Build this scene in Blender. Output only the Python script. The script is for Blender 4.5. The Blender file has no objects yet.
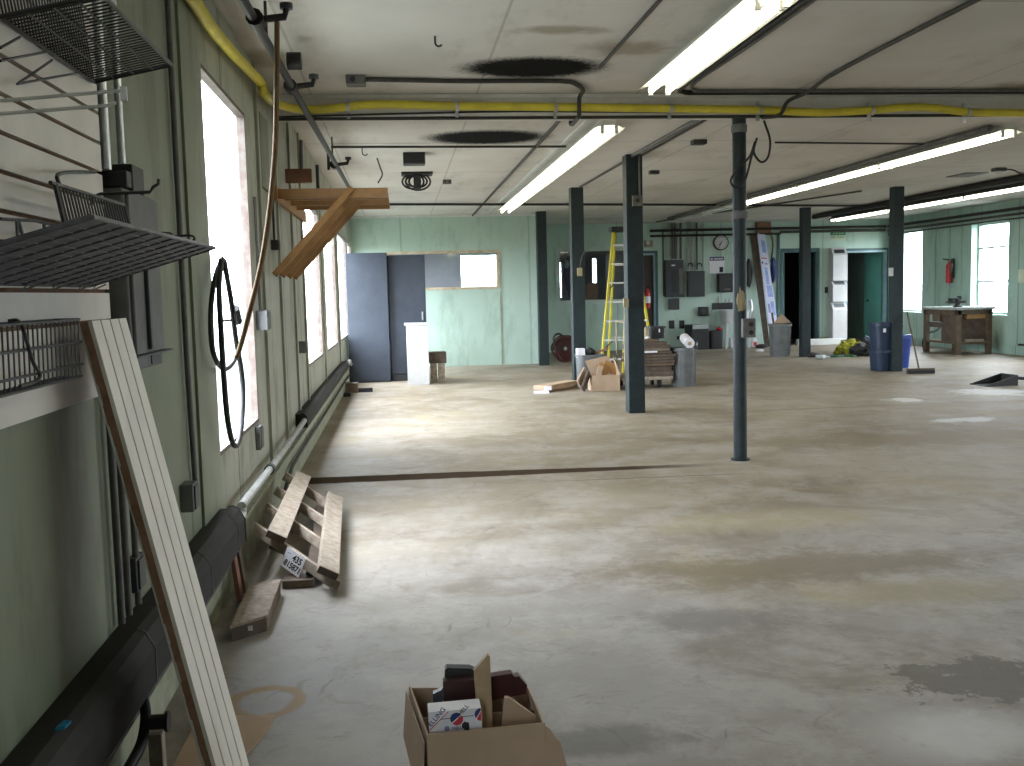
import bpy, bmesh, math, random
from mathutils import Vector, Matrix, noise
random.seed(7)
SC = bpy.context.scene
COL = SC.collection
V = Vector

# ------------------------------------------------------------------ camera model
F, CX, CY, H = 1000.0, 512.0, 383.0, 1.4
dY = V((400 - CX, -(294.5 - CY), -F)).normalized()
_h = V((1, 0.0245, 0))
dX = (_h - _h.dot(dY) * dY).normalized()
dZ = dX.cross(dY)
W2C = Matrix((dX, dY, dZ)).transposed()          # world -> camera axes
C2W = W2C.transposed()
CAM = V((0, 0, H))

def P(px, py, ax, val):
    """world point seen at a pixel of the photograph, on the plane x/y/z = val"""
    d = C2W @ V((px - CX, -(py - CY), -F))
    i = 'xyz'.index(ax)
    return CAM + d * ((val - CAM[i]) / d[i])

cd = bpy.data.cameras.new('camera')
cam = bpy.data.objects.new('camera', cd)
COL.objects.link(cam)
cam.matrix_world = Matrix.Translation(CAM) @ C2W.to_4x4()
cd.sensor_width = 36.0
cd.lens = 36.0 * F / 1024.0
cd.clip_start = 0.05
SC.camera = cam

# ------------------------------------------------------------------ materials
def mat(name, c, rough=0.6, metal=0.0, c2=None, scale=4.0, lo=0.35, hi=0.65, bump=0.0, detail=6, emit=None, spec=0.5):
    m = bpy.data.materials.new(name)
    m.use_nodes = True
    nt = m.node_tree
    b = nt.nodes['Principled BSDF']
    b.inputs['Roughness'].default_value = rough
    b.inputs['Metallic'].default_value = metal
    b.inputs['Specular IOR Level'].default_value = spec
    b.inputs['Base Color'].default_value = (*c, 1)
    if c2 is None and not emit:
        c2 = tuple(v * 0.8 for v in c)
    if c2 is not None:
        tc = nt.nodes.new('ShaderNodeTexCoord')
        no = nt.nodes.new('ShaderNodeTexNoise')
        no.inputs['Scale'].default_value = scale
        no.inputs['Detail'].default_value = detail
        no.inputs['Roughness'].default_value = 0.65
        nt.links.new(tc.outputs['Object'], no.inputs['Vector'])
        r = nt.nodes.new('ShaderNodeValToRGB')
        r.color_ramp.elements[0].position = lo
        r.color_ramp.elements[1].position = hi
        r.color_ramp.elements[0].color = (*c2, 1)
        r.color_ramp.elements[1].color = (*c, 1)
        nt.links.new(no.outputs['Fac'], r.inputs['Fac'])
        nt.links.new(r.outputs['Color'], b.inputs['Base Color'])
        if bump:
            bp = nt.nodes.new('ShaderNodeBump')
            bp.inputs['Strength'].default_value = bump
            bp.inputs['Distance'].default_value = 0.02
            nt.links.new(no.outputs['Fac'], bp.inputs['Height'])
            nt.links.new(bp.outputs['Normal'], b.inputs['Normal'])
    if emit:
        b.inputs['Emission Color'].default_value = (*emit[0], 1)
        b.inputs['Emission Strength'].default_value = emit[1]
    return m

class G:
    """tiny node-graph helper"""
    def __init__(s, name):
        s.m = bpy.data.materials.new(name)
        s.m.use_nodes = True
        s.nt = s.m.node_tree
        s.b = s.nt.nodes['Principled BSDF']
        tc = s.nt.nodes.new('ShaderNodeTexCoord')
        s.co = tc.outputs['Object']
        sp = s.nt.nodes.new('ShaderNodeSeparateXYZ')
        s.nt.links.new(s.co, sp.inputs[0])
        s.x, s.y, s.z = sp.outputs
    def put(s, sock, v):
        if hasattr(v, 'links') or isinstance(v, bpy.types.NodeSocket):
            s.nt.links.new(v, sock)
        else:
            sock.default_value = v
    def math(s, op, a, b=0.0, c=0.0, clamp=False):
        n = s.nt.nodes.new('ShaderNodeMath')
        n.operation = op
        n.use_clamp = clamp
        s.put(n.inputs[0], a); s.put(n.inputs[1], b); s.put(n.inputs[2], c)
        return n.outputs[0]
    def noise(s, scale, detail=5, rough=0.6, vec=None, dist=0.0):
        n = s.nt.nodes.new('ShaderNodeTexNoise')
        n.inputs['Scale'].default_value = scale
        n.inputs['Detail'].default_value = detail
        n.inputs['Roughness'].default_value = rough
        n.inputs['Distortion'].default_value = dist
        s.nt.links.new(vec or s.co, n.inputs['Vector'])
        return n.outputs['Fac']
    def scaled(s, sx, sy, sz):
        n = s.nt.nodes.new('ShaderNodeMapping')
        n.inputs['Scale'].default_value = (sx, sy, sz)
        s.nt.links.new(s.co, n.inputs['Vector'])
        return n.outputs[0]
    def step(s, v, a, b):
        n = s.nt.nodes.new('ShaderNodeMapRange')
        n.interpolation_type = 'SMOOTHSTEP'
        s.put(n.inputs['Value'], v)
        n.inputs['From Min'].default_value = a
        n.inputs['From Max'].default_value = b
        return n.outputs['Result']
    def mix(s, f, a, b):
        n = s.nt.nodes.new('ShaderNodeMix')
        n.data_type = 'RGBA'
        s.put(n.inputs[0], f)
        for k, v in ((6, a), (7, b)):
            s.put(n.inputs[k], (*v, 1) if isinstance(v, tuple) else v)
        return n.outputs[2]
    def dist2(s, cx, cy, rx, ry):
        a = s.math('DIVIDE', s.math('SUBTRACT', s.x, cx), rx)
        b = s.math('DIVIDE', s.math('SUBTRACT', s.y, cy), ry)
        return s.math('SQRT', s.math('ADD', s.math('MULTIPLY', a, a), s.math('MULTIPLY', b, b)))
    def lines(s, v, period, off, w):
        """1 on thin lines every `period`"""
        f = s.math('FRACT', s.math('DIVIDE', s.math('SUBTRACT', v, off), period))
        d = s.math('ABSOLUTE', s.math('SUBTRACT', f, 0.5))
        return s.step(d, 0.5 - w / period, 0.5 - 0.4 * w / period)
    def done(s, col, rough=0.6, bump=None, strength=0.3, dist=0.01, spec=0.5):
        s.put(s.b.inputs['Base Color'], (*col, 1) if isinstance(col, tuple) else col)
        s.put(s.b.inputs['Roughness'], rough)
        s.b.inputs['Specular IOR Level'].default_value = spec
        if bump is not None:
            bp = s.nt.nodes.new('ShaderNodeBump')
            bp.inputs['Strength'].default_value = strength
            bp.inputs['Distance'].default_value = dist
            s.nt.links.new(bump, bp.inputs['Height'])
            s.nt.links.new(bp.outputs['Normal'], s.b.inputs['Normal'])
        return s.m

def floor_material():
    g = G('worn_concrete')
    n1 = g.noise(0.42, 5, 0.55, dist=0.8)
    n2 = g.noise(2.2, 10, 0.78)
    n3 = g.noise(26, 6, 0.75)
    n4 = g.noise(0.9, 8, 0.72, dist=1.2)
    n5 = g.noise(1.5, 9, 0.75, vec=g.scaled(1.0, 2.4, 1), dist=2.2)
    n6 = g.noise(0.7, 6, 0.6, vec=g.scaled(1.3, 1.0, 1), dist=0.5)
    near = g.step(g.math('ADD', g.y, g.math('MULTIPLY', n6, 3.0)), 8.5, 5.0)      # greyer towards the front
    brown = g.mix(g.step(n1, 0.34, 0.66), (0.185, 0.145, 0.092), (0.285, 0.242, 0.178))
    grey = g.mix(g.step(n1, 0.34, 0.66), (0.205, 0.188, 0.168), (0.300, 0.285, 0.270))
    c = g.mix(near, brown, grey)
    c = g.mix(g.math('MULTIPLY', g.step(n2, 0.42, 0.62), 0.45), c, (0.40, 0.375, 0.34))
    c = g.mix(g.math('MULTIPLY', g.step(n4, 0.50, 0.68), 0.6), c, (0.135, 0.112, 0.08))
    n7 = g.noise(5.5, 9, 0.78, dist=0.8)
    c = g.mix(g.math('MULTIPLY', g.step(n7, 0.52, 0.66), 0.38), c, (0.12, 0.10, 0.078))
    c = g.mix(g.math('MULTIPLY', g.step(n6, 0.56, 0.72), 0.40), c, (0.31, 0.255, 0.12))
    c = g.mix(g.math('MULTIPLY', g.step(n5, 0.62, 0.72), 0.45), c, (0.105, 0.095, 0.085))
    c = g.mix(g.math('MULTIPLY', g.step(n3, 0.58, 0.72), 0.35), c, (0.13, 0.115, 0.10))
    # fine scuffs: thin dark lines where two noises cross
    for (sc, th, vx, vy) in ((3.1, 0.010, 1.0, 0.55), (4.3, 0.008, 0.5, 1.2)):
        l = g.math('ABSOLUTE', g.math('SUBTRACT', g.noise(sc, 2, 0.5, vec=g.scaled(vx, vy, 1)), 0.5))
        gate = g.step(g.noise(1.9, 3, 0.6, vec=g.scaled(vy, vx, 1)), 0.60, 0.68)
        c = g.mix(g.math('MULTIPLY', g.math('MULTIPLY', g.step(l, th, th * 0.3), gate), 0.4), c, (0.07, 0.06, 0.05))
    for (px, py, rx, ry, col, k) in ((800, 566, 1.3, 0.33, (0.13, 0.10, 0.06), 0.7), (700, 618, 0.35, 0.2, (0.12, 0.11, 0.10), 0.55), (770, 520, 0.9, 0.3, (0.34, 0.285, 0.15), 0.4), (930, 590, 0.6, 0.25, (0.25, 0.205, 0.10), 0.4), (930, 437, 2.0, 0.5, (0.17, 0.125, 0.07), 0.55), (560, 440, 1.2, 0.5, (0.18, 0.14, 0.09), 0.45), (600, 740, 0.35, 0.12, (0.10, 0.095, 0.08), 0.6), (960, 735, 0.3, 0.2, (0.50, 0.50, 0.50), 0.5)):
        S = P(px, py, 'z', 0)
        d = g.math('ADD', g.dist2(S.x, S.y, rx, ry), g.math('MULTIPLY', g.math('SUBTRACT', n2, 0.5), 2.4))
        c = g.mix(g.math('MULTIPLY', g.step(d, 1.15, 0.35), k), c, col)
    # slab joint: a dark filled strip across the floor from the left wall
    A, B = P(308, 481, 'z', 0), P(716, 464.5, 'z', 0)
    t = (B - A).normalized()
    nrm = V((-t.y, t.x, 0))
    k = A.dot(nrm)
    dl = g.math('SUBTRACT', g.math('ADD', g.math('MULTIPLY', g.x, nrm.x), g.math('MULTIPLY', g.y, nrm.y)), k)
    along = g.step(g.x, B.x + 0.25, B.x - 0.7)
    wob = g.math('MULTIPLY', g.math('SUBTRACT', g.noise(5, 4), 0.5), 0.06)
    dl = g.math('ADD', dl, wob)
    wide = g.math('MULTIPLY_ADD', g.step(g.x, 2.4, 0.2), 0.07, 0.05)
    strip = g.math('MULTIPLY', g.step(g.math('SUBTRACT', g.math('ABSOLUTE', dl), wide), 0.03, -0.01), along)
    c = g.mix(g.math('MULTIPLY', strip, 0.92), c, (0.05, 0.033, 0.022))
    d2 = g.math('ADD', dl, 0.42)
    thin = g.math('MULTIPLY', g.step(g.math('ABSOLUTE', d2), 0.022, 0.008), g.math('MULTIPLY', g.step(g.x, 0.9, 1.4), g.step(g.x, 2.7, 2.2)))
    c = g.mix(g.math('MULTIPLY', thin, 0.7), c, (0.09, 0.075, 0.05))
    # a second, straight joint farther right
    jy = P(930, 404, 'z', 0).y
    j2 = g.math('MULTIPLY', g.step(g.math('ABSOLUTE', g.math('SUBTRACT', g.y, jy)), 0.05, 0.015), g.step(g.x, 3.2, 4.4))
    c = g.mix(g.math('MULTIPLY', j2, 0.6), c, (0.12, 0.10, 0.07))
    # ring left by a rusty drum
    R = P(266, 702, 'z', 0)
    dr = g.math('ADD', g.dist2(R.x, R.y, 0.125, 0.135), g.math('MULTIPLY', g.math('SUBTRACT', g.noise(9, 4), 0.5), 0.5))
    ring = g.math('MULTIPLY', g.step(dr, 0.62, 0.85), g.step(dr, 1.2, 1.0))
    c = g.mix(g.math('MULTIPLY', ring, 0.9), c, (0.22, 0.125, 0.018))
    # oil stain at the right
    S = P(1000, 680, 'z', 0)
    ds = g.math('ADD', g.dist2(S.x, S.y, 0.42, 0.2), g.math('MULTIPLY', g.math('SUBTRACT', g.noise(7, 6, 0.75), 0.5), 3.6))
    c = g.mix(g.math('MULTIPLY', g.step(ds, 0.9, 0.7), 0.75), c, (0.085, 0.075, 0.06))
    # window light on the floor by the dustpan, put into the colour as pale patches
    for (px, py, rx, ry) in ((990, 392, 0.55, 0.55), (960, 420, 0.45, 0.22), (905, 400, 0.3, 0.25)):
        S = P(px, py, 'z', 0)
        ds = g.math('ADD', g.dist2(S.x, S.y, rx, ry), g.math('MULTIPLY', g.math('SUBTRACT', g.noise(3.2, 7, 0.75), 0.5), 3.4))
        c = g.mix(g.math('MULTIPLY', g.step(ds, 0.9, 0.5), 0.75), c, (0.62, 0.62, 0.62))
    rgh = g.math('ADD', 0.42, g.math('MULTIPLY', n2, 0.35))
    rgh = g.math('MULTIPLY_ADD', strip, 0.3, rgh)
    m = g.done(c, rgh, bump=n3, strength=0.15, dist=0.004, spec=0.28)
    g.put(g.b.inputs['Specular IOR Level'], g.math('MULTIPLY_ADD', strip, -0.28, 0.28))
    return m

def ceiling_material():
    g = G('stained_ceiling_board')
    n1 = g.noise(0.8, 5, 0.6)
    c = g.mix(g.step(n1, 0.3, 0.7), (0.60, 0.575, 0.54), (0.70, 0.68, 0.65))
    n2 = g.noise(1.7, 6, 0.7, vec=g.scaled(1, 0.35, 1))
    c = g.mix(g.math('MULTIPLY', g.step(n2, 0.52, 0.72), 0.4), c, (0.33, 0.30, 0.24))
    sx = g.lines(g.x, 1.22, 0.62, 0.012)
    sy = g.lines(g.y, 2.44, 10.05, 0.02)
    c = g.mix(g.math('MULTIPLY', sx, 0.4), c, (0.24, 0.22, 0.2))
    c = g.mix(g.math('MULTIPLY', sy, 0.5), c, (0.24, 0.22, 0.2))
    # soot rosettes from two former heaters and brown water marks
    sp = g.math('MULTIPLY', g.math('SUBTRACT', g.noise(38, 3, 0.8), 0.5), 0.55)
    for (px, py, rx, ry) in ((533, 68, 0.50, 0.33), (487, 137.5, 0.62, 0.46)):
        S = P(px, py, 'z', 2.88)
        d = g.math('ADD', g.dist2(S.x, S.y, rx, ry), sp)
        c = g.mix(g.math('MULTIPLY', g.step(d, 1.15, 0.70), 0.995), c, (0.003, 0.003, 0.003))
    for (px, py, rx, ry) in ((630, 48, 0.35, 0.25), (1015, 88, 0.4, 0.35), (270, 60, 0.25, 0.3), (1000, 100, 0.5, 0.2), (560, 30, 0.3, 0.12)):
        S = P(px, py, 'z', 2.88)
        d = g.math('ADD', g.dist2(S.x, S.y, rx, ry), g.math('MULTIPLY', g.math('SUBTRACT', g.noise(4, 5), 0.5), 1.6))
        c = g.mix(g.math('MULTIPLY', g.step(d, 1.1, 0.3), 0.6), c, (0.22, 0.17, 0.09))
    return g.done(c, 0.8, bump=n2, strength=0.05, spec=0.05)

def wall_material(name, ca, cb, dirt, axis, period, off, low=1.0, seam=0.6, pale=None):
    g = G(name)
    v = g.y if axis == 'y' else g.x
    n1 = g.noise(0.9, 5, 0.6)
    n2 = g.noise(2.2, 7, 0.72, vec=g.scaled(1.6, 1.6, 0.45))
    n3 = g.noise(18, 4, 0.7)
    c = g.mix(g.step(n1, 0.3, 0.7), ca, cb)
    if pale: c = g.mix(g.step(v, 4.3, 5.2), c, g.mix(g.step(n1, 0.3, 0.7), pale, tuple(q * 1.12 for q in pale)))   # newer, paler paint on the later boards
    c = g.mix(g.math('MULTIPLY', g.step(n2, 0.47, 0.68), 0.65), c, dirt)
    c = g.mix(g.math('MULTIPLY', g.step(n3, 0.66, 0.76), 0.35), c, dirt)
    s = g.lines(v, period, off, 0.022)
    c = g.mix(g.math('MULTIPLY', s, seam), c, tuple(q * 0.4 for q in dirt))
    return g.done(c, 0.55, bump=s, strength=0.25, dist=0.01)

M = {}
M['floor'] = floor_material()
M['ceiling'] = ceiling_material()
M['wall_left'] = wall_material('old_green_board', (0.135, 0.160, 0.103), (0.190, 0.212, 0.145), (0.085, 0.084, 0.044), 'y', 1.21, 4.18, pale=(0.335, 0.345, 0.275))
M['wall_mint'] = wall_material('mint_wall_paint', (0.42, 0.56, 0.48), (0.48, 0.62, 0.54), (0.31, 0.41, 0.34), 'x', 2.44, 0.05, seam=0.35)
M['wall_right'] = wall_material('mint_board_paint', (0.31, 0.45, 0.39), (0.36, 0.50, 0.435), (0.21, 0.31, 0.26), 'y', 1.22, 0.4)
M['wall_inner'] = mat('grey_room_paint', (0.42, 0.40, 0.47), 0.7, scale=2)
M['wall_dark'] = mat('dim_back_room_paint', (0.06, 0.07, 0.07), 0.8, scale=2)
M['kick'] = mat('pale_skirting_paint', (0.36, 0.39, 0.30), 0.6, c2=(0.22, 0.23, 0.15), scale=6)
M['white_trim'] = mat('white_trim_paint', (0.72, 0.74, 0.72), 0.5, c2=(0.6, 0.62, 0.6))
M['frame_brown'] = mat('weathered_window_frame', (0.10, 0.065, 0.055), 0.7, c2=(0.16, 0.14, 0.12), scale=14)
M['frame_wood'] = mat('raw_wood_casing', (0.45, 0.34, 0.20), 0.65, c2=(0.62, 0.54, 0.42), scale=8)
M['frame_white'] = mat('pale_mint_frame', (0.52, 0.62, 0.57), 0.5)
M['frame_teal'] = mat('teal_door_frame', (0.035, 0.10, 0.105), 0.45)
M['frame_blue'] = mat('pale_blue_door_stop', (0.35, 0.50, 0.56), 0.45)
M['door_green'] = mat('green_door_paint', (0.10, 0.30, 0.25), 0.45, scale=2)
M['door_brown'] = mat('dark_brown_door', (0.035, 0.02, 0.014), 0.5)
M['beam'] = mat('painted_beam', (0.72, 0.70, 0.67), 0.6, c2=(0.58, 0.55, 0.50), scale=3)
M['column'] = mat('dark_teal_steel_paint', (0.013, 0.021, 0.023), 0.55, c2=(0.022, 0.033, 0.036), scale=7, spec=0.3)
M['black_pipe'] = mat('black_iron_pipe', (0.012, 0.012, 0.013), 0.5, c2=(0.024, 0.02, 0.018), scale=9, spec=0.3)
M['conduit'] = mat('dull_grey_conduit', (0.13, 0.126, 0.118), 0.6, metal=0.0, c2=(0.075, 0.07, 0.066), scale=10)
M['dark_conduit'] = mat('dark_painted_conduit', (0.035, 0.034, 0.031), 0.55, c2=(0.06, 0.056, 0.048), scale=8, spec=0.3)
M['silver'] = mat('galvanised_conduit', (0.62, 0.64, 0.68), 0.28, metal=0.9, c2=(0.45, 0.47, 0.5), scale=8)
M['grey_box'] = mat('grey_enamel_box', (0.15, 0.155, 0.155), 0.7, c2=(0.11, 0.11, 0.11), scale=6)
M['dark_box'] = mat('charcoal_enamel_panel', (0.024, 0.029, 0.031), 0.5, c2=(0.036, 0.04, 0.042), scale=5)
M['black'] = mat('black_plastic', (0.010, 0.010, 0.011), 0.55, c2=(0.02, 0.02, 0.021))
M['wire'] = mat('black_coated_wire', (0.016, 0.017, 0.018), 0.4, c2=(0.03, 0.03, 0.032))
M['shelf'] = mat('grey_coated_mesh', (0.13, 0.13, 0.15), 0.5, c2=(0.055, 0.055, 0.065), scale=30)
M['slat'] = mat('off_white_slat_board', (0.76, 0.72, 0.66), 0.5, c2=(0.67, 0.64, 0.59), scale=5)
M['core'] = mat('broken_board_core', (0.30, 0.175, 0.11), 0.9, c2=(0.21, 0.115, 0.07), scale=30)
M['wood_tan'] = mat('tan_pine_offcut', (0.40, 0.29, 0.165), 0.7, c2=(0.30, 0.205, 0.11), scale=18)
M['timber_pale'] = mat('greyed_timber', (0.19, 0.15, 0.11), 0.8, c2=(0.10, 0.075, 0.055), scale=12)
M['mdf'] = mat('brown_fibre_core', (0.20, 0.105, 0.055), 0.85, c2=(0.12, 0.06, 0.03), scale=25)
M['heater'] = mat('charcoal_heater_cover', (0.030, 0.028, 0.026), 0.75, c2=(0.020, 0.019, 0.018), scale=7, spec=0.25)
M['pale_pipe'] = mat('pale_grey_pipe', (0.42, 0.43, 0.42), 0.5, c2=(0.30, 0.30, 0.28), scale=10)
M['yellow_hose'] = mat('yellow_rubber_hose', (0.72, 0.61, 0.05), 0.45, c2=(0.55, 0.46, 0.05), scale=6)
M['brown_hose'] = mat('tan_rubber_hose', (0.21, 0.125, 0.05), 0.75, c2=(0.15, 0.09, 0.04), scale=8)
M['wood'] = mat('orange_pine', (0.40, 0.215, 0.075), 0.6, c2=(0.28, 0.14, 0.05), scale=6)
M['wood_old'] = mat('weathered_pallet_wood', (0.38, 0.325, 0.265), 0.75, c2=(0.22, 0.165, 0.12), scale=22)
M['wood_dark'] = mat('dark_old_timber', (0.115, 0.085, 0.062), 0.8, c2=(0.06, 0.042, 0.03), scale=8)
M['wood_red'] = mat('reddish_plank', (0.24, 0.11, 0.065), 0.7, c2=(0.17, 0.08, 0.05), scale=8)
M['wood_mid'] = mat('brown_bench_timber', (0.13, 0.09, 0.055), 0.6, c2=(0.08, 0.055, 0.035), scale=8)
M['card'] = mat('brown_cardboard', (0.44, 0.32, 0.22), 0.85, c2=(0.38, 0.275, 0.185), scale=5)
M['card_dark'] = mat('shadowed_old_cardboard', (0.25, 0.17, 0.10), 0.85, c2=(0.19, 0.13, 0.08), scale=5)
M['paper'] = mat('white_paper', (0.78, 0.77, 0.80), 0.6, c2=(0.70, 0.69, 0.73), scale=5)
M['ink'] = mat('black_ink', (0.012, 0.012, 0.016), 0.6)
M['ink_blue'] = mat('navy_print', (0.025, 0.04, 0.16), 0.6)
M['ink_pale'] = mat('pale_violet_print', (0.30, 0.30, 0.52), 0.6)
M['ink_red'] = mat('red_print', (0.62, 0.035, 0.055), 0.6)
M['maroon'] = mat('maroon_glazed_tile', (0.055, 0.014, 0.014), 0.3, c2=(0.03, 0.009, 0.009), scale=8)
M['blue_door'] = mat('slate_blue_steel', (0.030, 0.037, 0.050), 0.5, c2=(0.042, 0.050, 0.064), scale=3, spec=0.3)
M['white'] = mat('white_enamel', (0.56, 0.56, 0.56), 0.5, c2=(0.5, 0.5, 0.5))
M['ladder'] = mat('yellow_fibreglass', (0.54, 0.47, 0.03), 0.5, c2=(0.45, 0.39, 0.03))
M['alu'] = mat('bare_aluminium', (0.78, 0.79, 0.78), 0.5, metal=0.1)
M['trash'] = mat('grey_ribbed_bin', (0.105, 0.115, 0.12), 0.45, c2=(0.16, 0.165, 0.165), scale=7)
M['tote'] = mat('grey_tote_plastic', (0.13, 0.14, 0.145), 0.5)
M['blue_bin'] = mat('navy_bin_plastic', (0.010, 0.026, 0.062), 0.45)
M['bright_blue'] = mat('royal_blue_bin_plastic', (0.012, 0.05, 0.30), 0.35)
M['red'] = mat('red_cylinder_enamel', (0.45, 0.015, 0.02), 0.35)
M['red_hose'] = mat('dark_red_rubber', (0.075, 0.02, 0.018), 0.5, c2=(0.05, 0.014, 0.012), scale=12)
M['yellow_cloth'] = mat('yellow_green_cloth', (0.46, 0.45, 0.03), 0.7, c2=(0.045, 0.05, 0.02), scale=9, lo=0.40, hi=0.56)
M['green_hose'] = mat('green_hose_rubber', (0.02, 0.11, 0.045), 0.45)
M['sign_green'] = mat('sign_green', (0.015, 0.20, 0.085), 0.5)
M['sign_cream'] = mat('sign_cream', (0.62, 0.68, 0.52), 0.5)
M['sky_blue'] = mat('blue_print_film', (0.20, 0.30, 0.66), 0.4, c2=(0.42, 0.48, 0.76), scale=6)
M['pale_blue'] = mat('pale_blue_board', (0.68, 0.69, 0.85), 0.4, c2=(0.58, 0.60, 0.80), scale=7)
M['bench_top'] = mat('worn_grey_bench_top', (0.36, 0.40, 0.39), 0.35)
M['rust'] = mat('flaked_paint_rust', (0.30, 0.24, 0.14), 0.7)
M['tape'] = mat('blue_tape', (0.01, 0.20, 0.36), 0.5)
M['brass'] = mat('beige_switch_plate', (0.34, 0.29, 0.17), 0.5)
M['purple'] = mat('purple_coat_cloth', (0.10, 0.045, 0.14), 0.85, scale=10)
M['housing'] = mat('white_fixture_enamel', (0.78, 0.78, 0.72), 0.35)
M['housing_dark'] = mat('dark_fixture_enamel', (0.055, 0.055, 0.05), 0.5)
M['tube'] = mat('lit_fluorescent_tube', (0.9, 0.9, 0.85), 0.3, emit=((1.0, 0.94, 0.74), 6.5))
M['tube_off'] = mat('unlit_fluorescent_tube', (0.72, 0.74, 0.74), 0.25)

def glass_material():
    m = bpy.data.materials.new('window_glass')
    m.use_nodes = True
    nt = m.node_tree
    nt.nodes.remove(nt.nodes['Principled BSDF'])
    out = nt.nodes['Material Output']
    t = nt.nodes.new('ShaderNodeBsdfTransparent')
    t.inputs[0].default_value = (0.94, 0.96, 0.96, 1)
    gl = nt.nodes.new('ShaderNodeBsdfGlossy')
    gl.inputs['Roughness'].default_value = 0.05
    mx = nt.nodes.new('ShaderNodeMixShader')
    mx.inputs[0].default_value = 0.06
    nt.links.new(t.outputs[0], mx.inputs[1])
    nt.links.new(gl.outputs[0], mx.inputs[2])
    nt.links.new(mx.outputs[0], out.inputs[0])
    return m
M['glass'] = glass_material()

# ------------------------------------------------------------------ mesh builder
class MB:
    def __init__(s): s.bm = bmesh.new()
    def faces(s, vs, fs):
        b = [s.bm.verts.new(v) for v in vs]
        for f in fs:
            try: s.bm.faces.new([b[i] for i in f])
            except ValueError: pass
        return s
    def box(s, x0, x1, y0, y1, z0, z1):
        vs = [(x, y, z) for z in (z0, z1) for y in (y0, y1) for x in (x0, x1)]
        return s.faces(vs, [(0, 2, 3, 1), (4, 5, 7, 6), (0, 1, 5, 4), (2, 6, 7, 3), (0, 4, 6, 2), (1, 3, 7, 5)])
    def obb(s, c, u, v, w):
        """centre and three half-axis vectors"""
        c, u, v, w = V(c), V(u), V(v), V(w)
        vs = [c + u * a + v * b + w * d for d in (-1, 1) for b in (-1, 1) for a in (-1, 1)]
        return s.faces(vs, [(0, 2, 3, 1), (4, 5, 7, 6), (0, 1, 5, 4), (2, 6, 7, 3), (0, 4, 6, 2), (1, 3, 7, 5)])
    def bar(s, a, b, w, d, up=(0, 0, 1)):
        """rectangular bar from a to b; w across, d along `up`"""
        a, b = V(a), V(b)
        t = (b - a); L = t.length; t.normalize()
        up = V(up); side = t.cross(up)
        if side.length < 1e-4: side = t.cross(V((1, 0, 0)))
        side.normalize(); n = side.cross(t).normalized()
        return s.obb((a + b) / 2, t * L / 2, side * w / 2, n * d / 2)
    def ext(s, pts, vec):
        n = len(pts); vec = V(vec)
        vs = [V(p) for p in pts] + [V(p) + vec for p in pts]
        return s.faces(vs, [tuple(range(n))[::-1], tuple(range(n, 2 * n))] + [(i, (i + 1) % n, n + (i + 1) % n, n + i) for i in range(n)])
    def tube(s, pts, r, n=8, closed=False):
        pts = [V(p) for p in pts]
        m = len(pts)
        rs = r if isinstance(r, (list, tuple)) else [r] * m
        ts = []
        for i in range(m):
            a = pts[(i - 1) % m] if (closed or i > 0) else pts[i]
            b = pts[(i + 1) % m] if (closed or i < m - 1) else pts[i]
            ts.append((b - a).normalized())
        ref = V((0, 0, 1)) if abs(ts[0].z) < 0.9 else V((1, 0, 0))
        nn = (ref - ref.dot(ts[0]) * ts[0]).normalized()
        rings = []
        for i in range(m):
            nn = (nn - nn.dot(ts[i]) * ts[i])
            if nn.length < 1e-5: nn = ts[i].orthogonal()
            nn.normalize()
            bb = ts[i].cross(nn)
            rings.append([s.bm.verts.new(pts[i] + (nn * math.cos(2 * math.pi * k / n) + bb * math.sin(2 * math.pi * k / n)) * rs[i]) for k in range(n)])
        for i in range(m if closed else m - 1):
            A, B = rings[i], rings[(i + 1) % m]
            for k in range(n):
                s.bm.faces.new([A[k], A[(k + 1) % n], B[(k + 1) % n], B[k]])
        if not closed:
            s.bm.faces.new(rings[0][::-1]); s.bm.faces.new(rings[-1])
        return s
    def cyl(s, a, b, r, r2=None, n=20):
        return s.tube([a, b], [r, r if r2 is None else r2], n)
    def lathe(s, c, prof, n=24, sx=1.0, sy=1.0):
        c = V(c); rings = []
        for (r, z) in prof:
            if r < 1e-6: rings.append([s.bm.verts.new(c + V((0, 0, z)))])
            else: rings.append([s.bm.verts.new(c + V((r * sx * math.cos(2 * math.pi * k / n), r * sy * math.sin(2 * math.pi * k / n), z))) for k in range(n)])
        for A, B in zip(rings, rings[1:]):
            for k in range(n):
                if len(A) == 1 and len(B) == 1: continue
                if len(A) == 1: s.bm.faces.new([A[0], B[k], B[(k + 1) % n]])
                elif len(B) == 1: s.bm.faces.new([A[k], A[(k + 1) % n], B[0]])
                else: s.bm.faces.new([A[k], A[(k + 1) % n], B[(k + 1) % n], B[k]])
        return s
    def rbox(s, c, w, d, prof, n=6, p=5.0):
        """rounded-rectangle lathe: prof = [(scale, z)]"""
        c = V(c); N = 8 * n; rings = []
        for (k, z) in prof:
            ring = []
            for i in range(N):
                a = 2 * math.pi * i / N
                ca, sa = math.cos(a), math.sin(a)
                q = (abs(ca) ** p + abs(sa) ** p) ** (-1 / p)
                ring.append(s.bm.verts.new(c + V((ca * q * w / 2 * k, sa * q * d / 2 * k, z))))
            rings.append(ring)
        for A, B in zip(rings, rings[1:]):
            for i in range(N): s.bm.faces.new([A[i], A[(i + 1) % N], B[(i + 1) % N], B[i]])
        s.bm.faces.new(rings[0][::-1]); s.bm.faces.new(rings[-1])
        return s
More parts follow.
